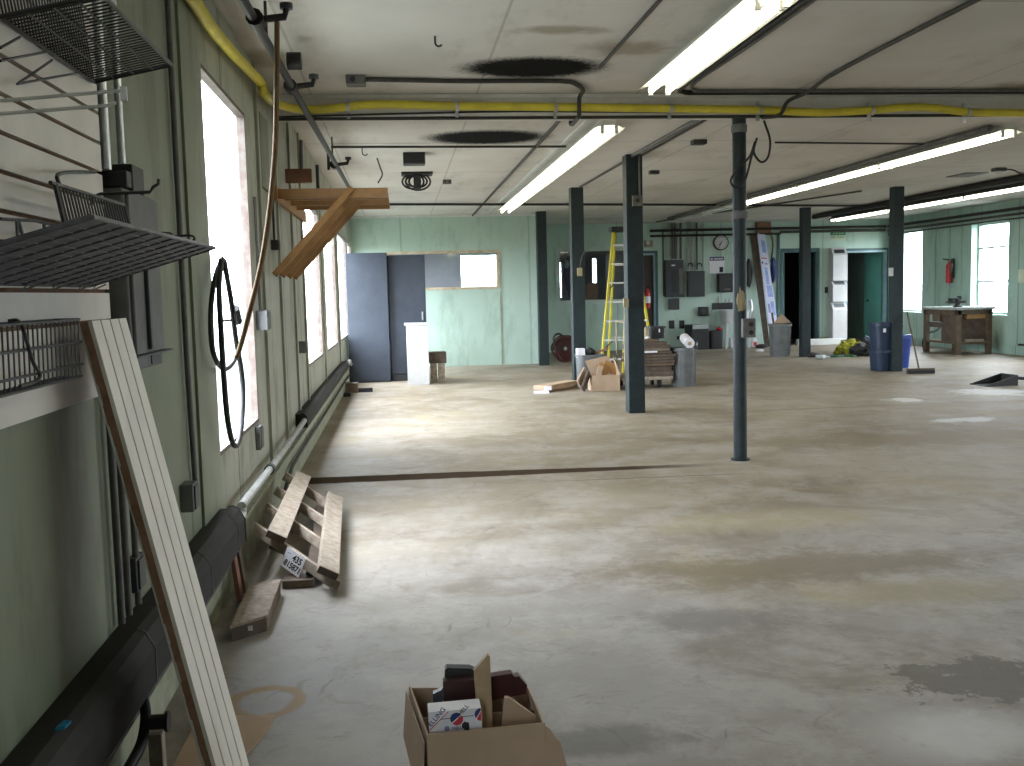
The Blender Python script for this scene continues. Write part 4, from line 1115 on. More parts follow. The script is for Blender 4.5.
for s_ in (0.25, 0.86):
    a_, b2 = pp(s_, -0.06, 0.046), pp(s_, 1.06, 0.046)
    d_ = (b2 - a_).normalized(); w_ = pn(0.5).cross(d_).normalized()
    MB().obb((a_ + b2) / 2, (b2 - a_) / 2, w_ * 0.051, pn(.5) * 0.019).build('deck_board', 'wood_old', o, bevel=0.003)
    for e_ in (a_ - d_ * 0.001, b2 + d_ * 0.001):
        MB().obb(e_, d_ * 0.001, w_ * 0.049, pn(.5) * 0.017).build('sawn_end', 'wood_dark', o)['label'] = 'dark sawn end'
for s_ in (0.32, 0.78):
    a_, b2 = pp(s_, 0.04, -0.04), pp(s_, 0.98, -0.04)
    d_ = (b2 - a_).normalized(); w_ = pn(0.5).cross(d_).normalized()
    MB().obb((a_ + b2) / 2, (b2 - a_) / 2, w_ * 0.045, pn(.5) * 0.013).build('lower_board', 'wood_dark', o)
YC = PL0.lerp(PR0, 0.5).y - 0.03
# number card
u = pu(0).normalized(); vv = pn(0); fo = u.cross(vv)
cc = pp(0.545, 0.0, -0.022) + fo * 0.0235
card = MB().obb(cc, u * 0.072, fo * 0.0012, vv * 0.050).build('number_card', 'paper', o); card['label'] = 'white card with black numbers'
fr = fo * 0.0016
lettering('435', 'card_number', 0.046, cc + fr - u * 0.012 + vv * 0.004, u, vv, 'ink', card, shear=0.15, bold=0.0012)
lettering('815871', 'card_number', 0.042, cc + fr - u * 0.056 - vv * 0.036, u, vv, 'ink', card, shear=0.15, bold=0.0012)
for (a, b, w_) in ((-0.05, 0.026, 0.006), (-0.036, 0.028, 0.005), (-0.055, -0.028, 0.006)):
    MB().obb(cc + fr + u * a + vv * b, u * w_, fo * 0.0003, vv * 0.0025).build('faint_mark', 'ink_pale', card)

# flat panel lying in front of the pallet, planks beside it
a, b_, c_, d_ = P(230, 626, 'z', 0.07), P(267, 615, 'z', 0.07), P(281, 579, 'z', 0.075), P(249, 585, 'z', 0.075)
o = thing('flat_wooden_box', 'flat grey-brown wooden panel on the floor in front of the pallet', 'panel', ((a.x + c_.x) / 2, (a.y + c_.y) / 2, 0))
MB().ext([a, b_, c_, d_], (0, 0, -0.012)).build('top_board', 'wood_old', o)
MB().ext([a + V((0.004, 0.004, -0.012)), b_ + V((-0.004, 0.004, -0.012)), V((b_.x - 0.004, b_.y + 0.004, 0)), V((a.x + 0.004, a.y + 0.004, 0))], (0, 0.02, 0)).build('front_rail', 'wood_dark', o)
MB().ext([b_ + V((-0.022, 0.03, -0.012)), c_ + V((-0.022, -0.004, -0.012)), V((c_.x - 0.022, c_.y - 0.004, 0)), V((b_.x - 0.022, b_.y + 0.03, 0))], (0.018, 0, 0)).build('side_rail', 'wood_mid', o)
MB().ext([a + V((0.004, 0.03, -0.012)), d_ + V((0.004, -0.004, -0.012)), V((d_.x + 0.004, d_.y - 0.004, 0)), V((a.x + 0.004, a.y + 0.03, 0))], (0.018, 0, 0)).build('side_rail', 'wood_mid', o)
fm = a.lerp(b_, 0.50)
MB().box(fm.x - 0.014, fm.x + 0.014, fm.y - 0.001, fm.y + 0.003, 0.026, 0.046).build('sticker', 'paper', o)['label'] = 'small white sticker'
g0 = P(241, 604, 'z', 0.0)
for i, (dy_, ln, m_, lab) in enumerate(((0.0, 0.30, 'wood_red', 'reddish plank end leaning on the skirting beside the pallet'), (0.14, 0.27, 'wood_mid', 'brown plank leaning on the skirting behind the reddish one'))):
    tag(MB().bar(V((g0.x, g0.y + dy_, 0.012)), V((XL + 0.062, g0.y + dy_ + 0.05, ln)), 0.02, 0.07, up=(0, 1, 0)).build('plank', m_, None), lab, 'plank')
g0 = P(284, 596, 'z', 0.0)
tag(MB().box(g0.x - 0.02, g0.x + 0.13, PR0.y + 0.10, PR0.y + 0.22, 0.0, 0.04).build('wooden_block', 'wood_mid', None, bevel=0.004), 'brown wood block on the floor under the tilted pallet', 'block')

# cardboard sheet on the floor
f = [P(172, 768, 'z', 0.004), P(200, 716, 'z', 0.004), P(276, 716, 'z', 0.004), P(262, 738, 'z', 0.004), P(205, 800, 'z', 0.004)]
tag(MB().ext([V((p.x, p.y, 0.001)) for p in f], (0, 0, 0.006)).build('cardboard_sheet', 'card', None), 'flat torn cardboard sheet on the floor behind the leaning board', 'cardboard')

# ------------------------------------------------------------------ open cardboard box in the foreground
hb = 0.30
q = [P(427, 735, 'z', hb), P(545, 723, 'z', hb), P(529, 684, 'z', hb), P(409, 684, 'z', hb)]
q = [V((p.x, p.y, 0)) for p in q]
ctr = sum(q, V()) / 4
o = thing('cardboard_box', 'open brown cardboard box of scraps on the floor in the foreground', 'box', (ctr.x, ctr.y, 0))
def wall_panel(a, b, z0, z1, name, m_='card', t=0.005, lean=0.0):
    d = (b - a).normalized(); n_ = V((-d.y, d.x, 0)) * t
    MB().ext([V((a.x, a.y, z0)), V((b.x, b.y, z0)), V((b.x, b.y, z1)), V((a.x, a.y, z1))], n_).build(name, m_, o)
wall_panel(q[0], q[1], 0.001, hb, 'front_wall'); wall_panel(q[1], q[2], 0.001, hb - 0.005, 'side_wall')
wall_panel(q[2], q[3], 0.001, hb - 0.01, 'rear_wall'); wall_panel(q[3], q[0], 0.001, hb - 0.004, 'side_wall')
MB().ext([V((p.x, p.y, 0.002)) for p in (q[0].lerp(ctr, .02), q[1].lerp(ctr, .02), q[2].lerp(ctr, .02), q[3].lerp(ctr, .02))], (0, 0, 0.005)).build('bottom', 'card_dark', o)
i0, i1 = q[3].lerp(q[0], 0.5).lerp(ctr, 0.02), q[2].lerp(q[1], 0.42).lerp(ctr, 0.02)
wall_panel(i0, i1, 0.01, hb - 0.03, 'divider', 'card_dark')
fpl = [P(a_, b2, 'y', q[1].y + 0.012) for a_, b2 in ((545.5, 726), (550, 729), (556, 738), (560, 741), (566, 762), (572, 790), (545.5, 790))]
MB().ext(fpl, (0, 0.005, 0)).build('flap', 'card', o)
a, b_ = q[3], q[0]
n_ = V(((b_ - a).y, -(b_ - a).x, 0)).normalized()
MB().ext([V((a.x, a.y, hb - 0.02)) + n_ * 0.006, V((b_.x, b_.y, hb - 0.02)) + n_ * 0.006, V((b_.x, b_.y, 0.11)) + n_ * 0.018, V((a.x, a.y, 0.15)) + n_ * 0.018], n_ * 0.004).build('flap', 'card', o)
# carton inside
fy = q[0].lerp(q[1], 0.3).y + 0.035
k0, k1, k2 = P(428, 712.5, 'y', fy), P(481, 707.5, 'y', fy), P(431, 744, 'y', fy)
u = (k1 - k0); wd = u.length; u.normalize(); vv = u.cross(V((0, 1, 0))); vv = vv if vv.z > 0 else -vv
hgt = 0.235
cc = (k0 + k1) / 2 - vv * (hgt / 2)
o2 = thing('printed_carton', 'white carton with blue and red print inside the foreground box', 'carton', (cc.x, cc.y + 0.03, cc.z - hgt / 2))
MB().obb(cc + V((0, 0.030, 0)), u * wd / 2, V((0, 0.030, 0)), vv * hgt / 2).build('carton_body', 'paper', o2, bevel=0.002)
fc = (k0 + k1) / 2 + V((0, -0.0006, 0))            # top middle of the front face
def ff(a, b): return fc + u * a + vv * b
def disc(name, ca, cb, r, a0, a1, m_, dy=0.0, clip=None):
    pts = [ff(ca + r * math.cos(t), cb + r * math.sin(t)) for t in [a0 + (a1 - a0) * k / 20 for k in range(21)]]
    if clip is not None: pts = [ff(min((p - fc).dot(u), clip), (p - fc).dot(vv)) for p in pts]
    MB().ext([p + V((0, dy, 0)) for p in pts], (0, -0.0005, 0)).build(name, m_, o2)
ang = math.radians(38)
for (ca, cb, r, cl) in ((0.004, -0.024, 0.0155, None), (wd / 2 - 0.001, -0.018, 0.0155, wd / 2 - 0.001)):
    g_ = 0.0016
    disc('emblem_blue', ca - g_ * math.sin(ang), cb + g_ * math.cos(ang), r, ang, ang + math.pi, 'ink_blue', clip=cl)
    disc('emblem_red', ca + g_ * math.sin(ang), cb - g_ * math.cos(ang), r, ang + math.pi, ang + 2 * math.pi, 'ink_red', clip=cl)
dg1, dg2 = u * math.cos(ang + .15) + vv * math.sin(ang + .15), -u * math.sin(ang + .15) + vv * math.cos(ang + .15)
lettering('ELLING', 'carton_print', 0.018, ff(-wd / 2 + 0.006, -0.039), dg1, dg2, 'ink_blue', o2)
lettering('MELL', 'carton_print', 0.015, ff(0.014, -0.018), dg1, dg2, 'ink', o2)
lettering('MELL', 'carton_print', 0.012, ff(-0.010, -0.052), u, vv, 'ink_blue', o2)
MB().bar(ff(-wd / 2 + 0.002, -0.047), ff(-wd / 2 + 0.052, -0.002), 0.0008, 0.002, up=dg2).build('red_stripe', 'ink_red', o2)
MB().bar(ff(-wd / 2 + 0.03, -0.021), ff(wd / 2 - 0.02, -0.019), 0.0008, 0.0015, up=vv).build('seam', 'ink', o2)
disc('ring_mark', -0.022, -0.047, 0.007, 0, 2 * math.pi, 'ink_pale')
MB().blob(ff(0.026, -0.045) , (0.009, 0.0006, 0.011), 4, 0.5).build('smudge', 'ink', o2)
# boards and dark pieces in the box
def inbox(name, pts, vec, m_, lab, cat):
    return tag(MB().ext(pts, vec).build(name, m_, None), lab, cat)
yb2 = fy + 0.085
pts = [P(a, b, 'y', yb2) for a, b in ((474, 671), (480, 664), (487, 655.5), (490, 656), (493, 735), (479, 738))]
inbox('wood_offcut', pts, (0, 0.018, 0), 'wood_tan', 'upright pale wood offcut sticking out of the foreground box', 'offcut')
yt = fy + 0.06
pts = [P(a, b, 'y', yt) for a, b in ((505, 698), (509, 698), (536, 717), (536, 723), (531, 745), (500, 745))]
inbox('wood_offcut', pts, (0, 0.015, 0), 'card', 'triangular brown board in the right of the foreground box', 'offcut')
ym = fy + 0.165
pts = [P(a, b, 'y', ym) for a, b in ((443, 682), (470, 680), (512, 673.5), (515, 677), (519, 676), (527, 685), (526, 694), (500, 699), (470, 703), (444, 706))]
inbox('ceramic_piece', pts, (0, 0.03, 0), 'maroon', 'glossy maroon piece at the back of the foreground box', 'scrap')
ym = fy + 0.205
pts = [P(a, b, 'y', ym) for a, b in ((445, 670), (447, 668), (470, 668.5), (478, 672), (478, 720), (445, 720))]
inbox('black_case', pts, (0, 0.03, 0), 'black', 'black plastic case at the back left of the foreground box', 'case')
pts = [P(a, b, 'y', ym - 0.06) for a, b in ((433, 694), (442, 690), (443, 740), (434, 740))]
inbox('slate_strip', pts, (0, 0.02, 0), 'blue_door', 'slate-blue strip standing in the back of the foreground box', 'scrap')

# ------------------------------------------------------------------ far left: cabinets, stool, bits
def F_(px, py): return P(px, py, 'z', 0)
a = F_(389, 382)
yk = a.y
o = thing('steel_cabinet', 'tall slate-blue steel cabinet against the left wall', 'cabinet', (-0.45, yk, 0))
x0, x1 = XL + 0.03, P(389, 320, 'y', yk).x
zt = P(380, 252.5, 'y', yk).z
MB().box(x0, x1, yk + 0.03, yk + 0.45, 0.0, zt).build('body', 'blue_door', o, bevel=0.008)
MB().box(x0 + 0.004, x1 - 0.004, yk, yk + 0.028, 0.02, zt - 0.006).build('door', 'blue_door', o, bevel=0.006)
y2 = yk + 0.12
x2, x3 = x1 + 0.003, P(426.5, 320, 'y', y2).x
zt2 = P(405, 255, 'y', y2).z
o = thing('steel_cabinet', 'tall slate-blue steel cabinet with a bright handle, behind the white cabinet', 'cabinet', ((x2 + x3) / 2, y2, 0))
MB().box(x2, x3, y2 + 0.03, y2 + 0.45, 0.0, zt2).build('body', 'blue_door', o, bevel=0.008)
d_ = MB().box(x2 + 0.004, x3 - 0.004, y2, y2 + 0.028, 0.12, zt2 - 0.006).build('door', 'blue_door', o, bevel=0.006)
hc = P(422.5, 316, 'y', y2)
MB().box(hc.x - 0.012, hc.x + 0.012, y2 - 0.03, y2, hc.z - 0.07, hc.z + 0.07).build('handle', 'silver', d_, bevel=0.004)
MB().box(x2 + 0.03, x3 - 0.25, y2 + 0.0, y2 + 0.03, 0.0, 0.10).build('kick_vent', 'black', o)
a = F_(416, 385); yw_ = a.y
xa, xb = P(407, 350, 'y', yw_).x, P(428.5, 350, 'y', yw_).x
zt3 = P(416, 323.5, 'y', yw_).z
o = thing('white_cabinet', 'narrow white cabinet in front of the tall blue ones', 'cabinet', ((xa + xb) / 2, yw_, 0))
MB().box(xa, xb, yw_, yw_ + 0.5, 0.0, zt3 - 0.03).build('body', 'white', o, bevel=0.004)
MB().box(xa - 0.03, xb, yw_ - 0.01, yw_ + 0.51, zt3 - 0.03, zt3).build('top', 'white', o, bevel=0.004)
a = F_(440, 382); ys_ = a.y
xs0, xs1 = P(429, 355, 'y', ys_).x, P(446.5, 355, 'y', ys_).x
zs_ = P(440, 352.5, 'y', ys_).z
o = thing('wooden_stool', 'low rough wooden stool beside the white cabinet', 'stool', ((xs0 + xs1) / 2, ys_, 0))
MB().box(xs0, xs1, ys_, ys_ + 0.35, zs_ - 0.17, zs_).build('seat', 'wood_dark', o, bevel=0.01)
for (xx, yy) in ((xs1 - 0.13, ys_ + 0.01), (xs1 - 0.13, ys_ + 0.24), (xs0 + 0.02, ys_ + 0.01), (xs0 + 0.02, ys_ + 0.24)):
    MB().box(xx, xx + 0.10, yy, yy + 0.08, 0, zs_ - 0.17).build('leg', 'wood_old', o, bevel=0.004)
for i, (px, py, w_, h_, m_, lab) in enumerate(((351, 393, .18, .14, 'wood_mid', 'dark wood block on the floor by the blue cabinets'), (344, 397, .1, .05, 'black', 'small black scrap on the floor beside the wall heater'))):
    c = F_(px, py)
    x_ = max(c.x, XL + 0.05 + w_ / 2)
    tag(MB().box(x_ - w_ / 2, x_ + w_ / 2, c.y, c.y + 0.2, 0, h_).build('wooden_block' if i == 0 else 'metal_scrap', m_, None, bevel=0.006), lab, 'block' if i == 0 else 'scrap')
c = F_(363, 392)
tag(MB().bar(c + V((-0.14, 0, 0.03)), c + V((0.14, 0, 0.03)), 0.09, 0.06).build('iron_bar', 'black', None), 'short dark bar lying on the floor in front of the blue cabinets', 'bar')

# ------------------------------------------------------------------ ladder
yl = 15.7
def LP(px, py, y=yl): return P(px, py, 'y', y)
o = thing('step_ladder', 'tall yellow fibreglass step ladder behind the second square column', 'ladder', (LP(628, 360).x, yl, 0))
t1, t2 = LP(613.5, 231), LP(632, 231)
f1 = V((LP(600.5, 360).x - 0.10, yl - 0.42, 0)); f2 = V((LP(650, 360).x + 0.0, yl - 0.42, 0))
t1 = V((t1.x, yl, t1.z)); t2 = V((t2.x, yl, t2.z))
MB().bar(f1, t1, 0.03, 0.075, up=(0, 1, 0)).build('front_rail', 'ladder', o); MB().bar(f2, t2, 0.03, 0.075, up=(0, 1, 0)).build('front_rail', 'ladder', o)
g1 = V((LP(617, 360).x, yl + 0.75, 0)); g2 = V((LP(633, 360).x, yl + 0.75, 0))
r1, r2 = t1 + V((0.04, 0.07, -0.02)), t2 + V((-0.04, 0.07, -0.02))
MB().bar(g1, r1, 0.03, 0.06, up=(0, 1, 0)).build('rear_rail', 'ladder', o); MB().bar(g2, r2, 0.03, 0.06, up=(0, 1, 0)).build('rear_rail', 'ladder', o)
MB().box(t1.x - 0.05, t2.x + 0.03, yl - 0.08, yl + 0.14, t1.z - 0.02, t1.z + 0.065).build('top_cap', 'black', o, bevel=0.01)
for k in range(7):
    z = 0.31 + 0.297 * k
    s_ = z / t1.z
    a, b_ = f1.lerp(t1, s_), f2.lerp(t2, s_)
    MB().bar(a, b_, 0.085, 0.025).build('step', 'alu', o)
    a2, b2_ = g1.lerp(r1, s_ * 1.005), g2.lerp(r2, s_ * 1.005)
    if k % 2: MB().bar(a2, b2_, 0.02, 0.02).build('rear_brace', 'alu', o)
    if k in (0, 1, 4): MB().bar(a + V((0.0, 0, -0.16 if k < 2 else -.1)), a.lerp(b_, 0.2), 0.012, 0.02).build('step_brace', 'conduit', o)
for s_, f_ in ((0.55, 0), (0.55, 1)):
    MB().bar((f1, f2)[f_].lerp((t1, t2)[f_], s_), (g1, g2)[f_].lerp((r1, r2)[f_], s_), 0.008, 0.02).build('spreader', 'alu', o)

# ------------------------------------------------------------------ boxes and bin around the third column
a = F_(602, 391); yb1 = a.y
def Q(px, py, y): return P(px, py, 'y', y)
# grey tote behind
yt1 = yb1 + 0.40
x0, x1 = Q(579, 370, yt1).x, Q(606, 370, yt1).x
zt = Q(590, 355, yt1).z
o = thing('grey_tote', 'grey plastic tote behind the open cardboard box, full of scraps', 'tote', ((x0 + x1) / 2, yt1 + 0.2, 0))
MB().rbox(((x0 + x1) / 2, yt1 + 0.18, 0), x1 - x0, 0.36, [(0.9, 0.0), (1.0, zt - 0.03), (1.06, zt - 0.03), (1.06, zt), (0.97, zt), (0.9, 0.03)]).build('body', 'tote', o)
tag(MB().box(Q(578.5, 350, yt1).x, Q(586, 350, yt1).x, yt1 + 0.08, yt1 + 0.22, zt - 0.04, Q(580, 349, yt1).z).build('paper_carton', 'paper', None), 'small white carton in the top of the grey tote', 'carton')
c = Q(590, 351.5, yt1 + 0.15); c.z = zt + 0.035
tag(MB().blob(c, (0.075, 0.08, 0.06), 2, 0.3).build('black_bag', 'black', None, True), 'black crumpled bag in the grey tote beside the white carton', 'bag')
c = Q(602, 352, yt1 + 0.18)
tag(MB().bar(V((c.x - 0.12, c.y, zt + 0.0)), V((c.x + 0.09, c.y + 0.05, zt + 0.075)), 0.12, 0.012).build('wood_offcut', 'wood_red', None), 'pale red offcut leaning out of the grey tote', 'offcut')
# open box
x0, x1 = Q(592, 380, yb1).x, Q(620, 380, yb1).x
zt = Q(606, 375.5, yb1).z + 0.005
o = thing('cardboard_box', 'open cardboard box with raised flaps behind the second square column', 'box', ((x0 + x1) / 2, yb1 + 0.17, 0))
t_ = 0.006
yb_b = yb1 + 0.32
MB().box(x0, x1, yb1, yb1 + t_, 0, zt).build('front_wall', 'card', o)
MB().box(x0, x0 + t_, yb1 + t_, yb_b, 0, zt).build('side_wall', 'card', o)
MB().box(x1 - t_, x1, yb1 + t_, yb_b, 0, zt).build('side_wall', 'card', o)
MB().box(x0, x1, yb_b, yb_b + t_, 0, zt).build('rear_wall', 'card', o)
MB().box(x0 + t_, x1 - t_, yb1 + t_, yb_b, 0.0, 0.008).build('bottom', 'card_dark', o)
pt = [Q(a_, b_, yb_b) for a_, b_ in ((592, 376), (585, 361), (608, 355.5), (618, 373))]
MB().ext([V((p.x, yb_b + 0.01, p.z)) for p in pt], (0, 0.006, 0)).build('flap', 'card', o)
MB().ext([V((x1 + 0.002, yb1, zt)), V((x1 + 0.002, yb_b, zt)), Q(619, 366, yb_b), Q(613, 356, yb_b - 0.05)], (0.006, 0, 0)).build('flap', 'card', o)
rr = random.Random(11)
for i, (p0, p1, w_, m_, lab) in enumerate((((598, 377), (601, 366), 0.07, 'card', 'light strip of board standing in the open cardboard box'), ((606, 375), (599, 363.5), 0.09, 'wood', 'orange wood strip tilted in the open cardboard box'), ((617, 371), (604, 364), 0.13, 'wood', 'wide orange board lying across the open cardboard box'))):
    a = Q(*p0, yb1 + 0.1 + 0.07 * i); b_ = Q(*p1, yb1 + 0.1 + 0.07 * i)
    a.z = max(a.z, 0.05)
    tag(MB().bar(a, b_, 0.02, w_, up=(0.4, 0, 0.6)).build('wood_offcut', m_, None), lab, 'offcut')
# flat cartons on the floor to the left
c0_ = F_(573, 391)
o = thing('flat_carton', 'long flat cardboard carton lying on the floor left of the open box', 'carton', (c0_.x - 0.2, c0_.y, 0))
a, b_ = F_(548, 392.5), F_(577, 388)
d = (b_ - a); 
nn = V((-d.y, d.x, 0)).normalized()
MB().ext([a + V((0, 0, 0.03)), b_ + V((0, 0, 0.05)), b_ + nn * 0.2 + V((0, 0, 0.05)), a + nn * 0.25 + V((0, 0, 0.03))], (0, 0, 0.06)).build('carton_body', 'card', o)
MB().bar(a + V((0, 0, 0.015)), b_ + V((0, 0, 0.025)), 0.02, 0.03).build('lower_flap', 'card_dark', o)
MB().obb(a + V((0.0, -0.003, 0.06)), (0.05, 0, 0), (0, 0.002, 0), (0, 0, 0.028)).build('white_end', 'paper', o)
p = F_(541, 393.5)
tag(MB().ext([p + V((-0.1, 0, 0.0)), p + V((0.11, -0.03, 0.0)), p + V((0.12, 0.16, 0.0)), p + V((-0.08, 0.14, 0.0))], (0, 0, 0.025)).build('cardboard_sheet', 'paper', None), 'pale flat cardboard piece at the left end of the long carton', 'cardboard')
a, b_ = Q(579, 385, yb1 - 0.02), Q(586, 371.5, yb1 + 0.15)
o = tag(MB().bar(a, b_, 0.16, 0.02, up=(0.7, 0, 0.4)).build('cardboard_sheet', 'card', None), 'tilted cardboard piece between the long carton and the open box', 'cardboard')
a, b_ = Q(583, 389, yb1 - 0.05), Q(588.5, 373, yb1 + 0.08)
tag(MB().bar(a, b_, 0.12, 0.03, up=(0.7, 0, 0.4)).build('cardboard_sheet', 'wood_dark', None), 'dark tilted strip against the side of the open cardboard box', 'cardboard')

# red hose coil by the office corner
c = P(562, 350, 'y', YO - 0.0); yh_ = 19.25
c = P(563, 365, 'y', yh_)
o = thing('hose_coil', 'dark red coiled hose standing by the office corner', 'hose', (c.x + 0.05, yh_, 0))
cz = 0.27
for k in range(9):
    rx = 0.21 + 0.012 * (k % 3)
    pts = [(c.x + 0.06 + rx * math.cos(t) + 0.04 * math.sin(2 * t + k), yh_ - 0.10 + 0.028 * k + 0.02 * math.sin(3 * t + k), cz + (0.235 + 0.006 * (k % 3)) * math.sin(t)) for t in [2 * math.pi * j / 28 for j in range(28)]]
    MB().tube(pts, 0.016, 7, closed=True).build('coil_turn', 'red_hose', o, True)
for k in range(6):
    r_ = 0.19 - 0.028 * k
    MB().tube([(c.x + 0.06 + r_ * math.cos(t), yh_ + 0.01 * k - 0.02, cz + r_ * 1.05 * math.sin(t)) for t in [2 * math.pi * j / 24 for j in range(24)]], 0.0165, 7, closed=True).build('coil_turn', 'red_hose', o, True)
MB().tube(arc([(c.x - 0.17, yh_ - 0.12, 0.33), (c.x - 0.19, yh_ - 0.13, 0.50), (c.x - 0.10, yh_ - 0.13, 0.57), (c.x + 0.02, yh_ - 0.12, 0.50)]), 0.02, 8).build('handle', 'black', o, True)

# ------------------------------------------------------------------ lumber cart
a = F_(661, 388); yct = a.y
x0, x1 = Q(622, 380, yct).x, Q(673, 380, yct).x
zd = Q(660, 376.5, yct).z
o = thing('platform_cart', 'flat platform cart on casters behind the second square column', 'cart', ((x0 + x1) / 2, yct + 0.3, 0))
MB().box(x0, x1, yct, yct + 0.62, zd - 0.045, zd).build('deck', 'wood_old', o, bevel=0.004)
for xx in (x0 + 0.1, Q(661, 380, yct).x):
    for yy in (yct + 0.1, yct + 0.52):
        w_ = MB().cyl((xx - 0.02, yy, 0.055), (xx + 0.02, yy, 0.055), 0.055, n=16).build('caster_wheel', 'black', o, True)
        MB().box(xx - 0.035, xx + 0.035, yy - 0.03, yy + 0.03, 0.10, zd - 0.045).build('caster_fork', 'dark_box', o)
hx0 = Q(625.5, 350, yct).x
MB().tube(arc([(hx0, yct + 0.05, zd), (hx0, yct + 0.05, 0.85), (hx0, yct + 0.12, 0.93), (hx0, yct + 0.5, 0.93), (hx0, yct + 0.57, 0.85), (hx0, yct + 0.57, zd)], 4), 0.013, 8).build('push_handle', 'brass', o, True)
# timber stack: boards in courses with two low crates
rr = random.Random(21)
xs_, xe = Q(632, 360, yct).x, Q(676, 360, yct).x
z = zd + 0.001
kk = 0
for (dx0, dx1, h_) in ((0.05, -0.02, 0.075), (0.02, -0.05, 0.07)):
    for q_, yy in enumerate((yct + 0.05, yct + 0.32)):
        n_ = 'dark timber bearer on the cart deck, %s, %s course' % (('front' if q_ == 0 else 'rear'), ('lower', 'upper')[kk])
        tag(MB().box(xs_ + dx0, xe + dx1 - 0.1 * q_, yy, yy + 0.22, z, z + h_).build('timber_board', 'wood_dark', None, bevel=0.004), n_, 'timber', 'timber stacked on the cart')
    z += h_ + 0.001; kk += 1
course = ['first', 'second', 'third', 'fourth', 'fifth', 'sixth', 'seventh', 'eighth', 'ninth', 'tenth', 'eleventh']
zt_ = Q(660, 339, yct).z
n_c = 9
hh = (zt_ - z) / n_c
for k in range(n_c):
    for j in range(3):
        yy = yct + 0.02 + 0.2 * j
        e0 = xs_ + rr.uniform(-0.03, 0.04); 
        grow = [0.0, 0.0, 0.03, 0.02, 0.03, 0.02, 0.0, -0.1, -0.25][k]
        e1 = xe + grow + rr.uniform(-0.11, 0.02)
        tag(MB().box(e0, e1, yy, yy + 0.185, z, z + hh - 0.004).build('timber_board', rr.choice(['wood_dark', 'wood_mid', 'wood_mid', 'wood_dark', 'timber_pale']), None, bevel=0.003),
            'dark timber board in the cart stack, %s layer up, %s' % (course[k], ('front row', 'middle row', 'rear row')[j]), 'timber', 'timber stacked on the cart')
    z += hh
c0_ = Q(649, 352, yct - 0.03)
tag(MB().box(Q(644, 352, yct).x, Q(657, 352, yct).x, yct - 0.02, yct + 0.015, c0_.z - 0.012, c0_.z + 0.012).build('wood_offcut', 'paper', None), 'pale board end poking from the cart stack', 'offcut')
# black bucket / case on top
x0b, x1b = Q(649, 330, yct + 0.2).x, Q(665, 330, yct + 0.2).x
zb_ = z
o = thing('black_crate', 'black crate with a wide lid on top of the timber stack', 'crate', ((x0b + x1b) / 2, yct + 0.25, zb_))
zb2 = Q(657, 326, yct + 0.2).z
MB().rbox(((x0b + x1b) / 2, yct + 0.28, zb_), x1b - x0b, 0.26, [(0.94, 0), (1.0, zb2 - zb_ - 0.03)]).build('body', 'black', o)
MB().rbox(((x0b + x1b) / 2, yct + 0.28, zb2 - 0.03), (x1b - x0b) * 1.12, 0.30, [(1.0, 0), (1.0, 0.025)]).build('lid', 'dark_box', o)
MB().box((x0b + x1b) / 2 + 0.01, (x0b + x1b) / 2 + 0.03, yct + 0.142, yct + 0.15, (zb_ + zb2) / 2, (zb_ + zb2) / 2 + 0.05).build('latch', 'paper', o)
c = Q(646, 331, yct + 0.1)
o = thing('spray_can', 'beige can standing left of the black crate on the timber stack', 'can', (c.x, yct + 0.1, zb_))
MB().lathe((c.x, yct + 0.1, zb_), [(0.0, 0), (0.04, 0), (0.04, 0.13), (0.02, 0.15), (0.02, 0.17), (0, 0.17)], 16).build('can_body', 'brass', o, True)
c = Q(648, 337, yct + 0.02)
tag(MB().blob(V((c.x, yct + 0.04, zb_ + 0.022)), (0.03, 0.03, 0.022), 1, 0.1).build('white_ball', 'white', None, True), 'small white lump at the foot of the beige can', 'scrap')

# ------------------------------------------------------------------ ribbed bin with white roll
def bin_(px, py, wpx, top_py, m_, label, name='trash_can', rim=1.05):
    g = F_(px, py)
    r_ = (P(px + wpx / 2, py, 'y', g.y).x - P(px - wpx / 2, py, 'y', g.y).x) / 2
    h_ = P(px, top_py, 'y', g.y).z
    o = thing(name, label, 'bin', (g.x, g.y + r_, 0))
    m = MB().lathe((g.x, g.y + r_, 0), [(0, 0), (r_ * 0.88, 0), (r_ * 0.90, 0.02), (r_, h_ - 0.05), (r_ * rim, h_ - 0.045), (r_ * rim, h_), (r_ * 0.96, h_), (r_ * 0.86, 0.03), (0, 0.03)], 36)
    m.build('body', m_, o, True)
    rb = MB()
    for k in range(18):
        t = 2 * math.pi * k / 18
        rb.bar((g.x + r_ * 0.905 * math.cos(t), g.y + r_ + r_ * 0.905 * math.sin(t), 0.04), (g.x + r_ * 0.998 * math.cos(t), g.y + r_ + r_ * 0.998 * math.sin(t), h_ - 0.06), 0.012, 0.012, up=(math.cos(t), math.sin(t), 0))
    rb.build('ribs', m_, o)
    return o, g.x, g.y + r_, r_, h_
o, bx_, by_, br, bh = bin_(687, 387, 25, 348, 'trash', 'dented grey bin with a white paper roll in its top, right of the timber cart')
c = Q(689, 349, by_ - 0.05)
rl = thing('paper_roll', 'white paper roll lying in the top of the dented grey bin', 'roll', (c.x, by_ - 0.08, bh - 0.03))
cc = V((c.x - 0.02, by_ - 0.15, bh + 0.06))
MB().tube([cc, cc + V((0.03, 0.36, 0.06))], 0.072, 20).build('roll', 'paper', rl, True)
MB().tube([cc - V((0.0005, 0.006, 0.001)), cc], 0.028, 14).build('core_hole', 'card', rl)
c = V((bx_ + 0.13, by_ - 0.05, bh + 0.02))
tag(MB().blob(c, (0.06, 0.10, 0.10), 5, 0.35, 2.5).build('black_bag', 'black', None, True), 'black bag crumpled beside the white roll in the grey bin', 'bag')

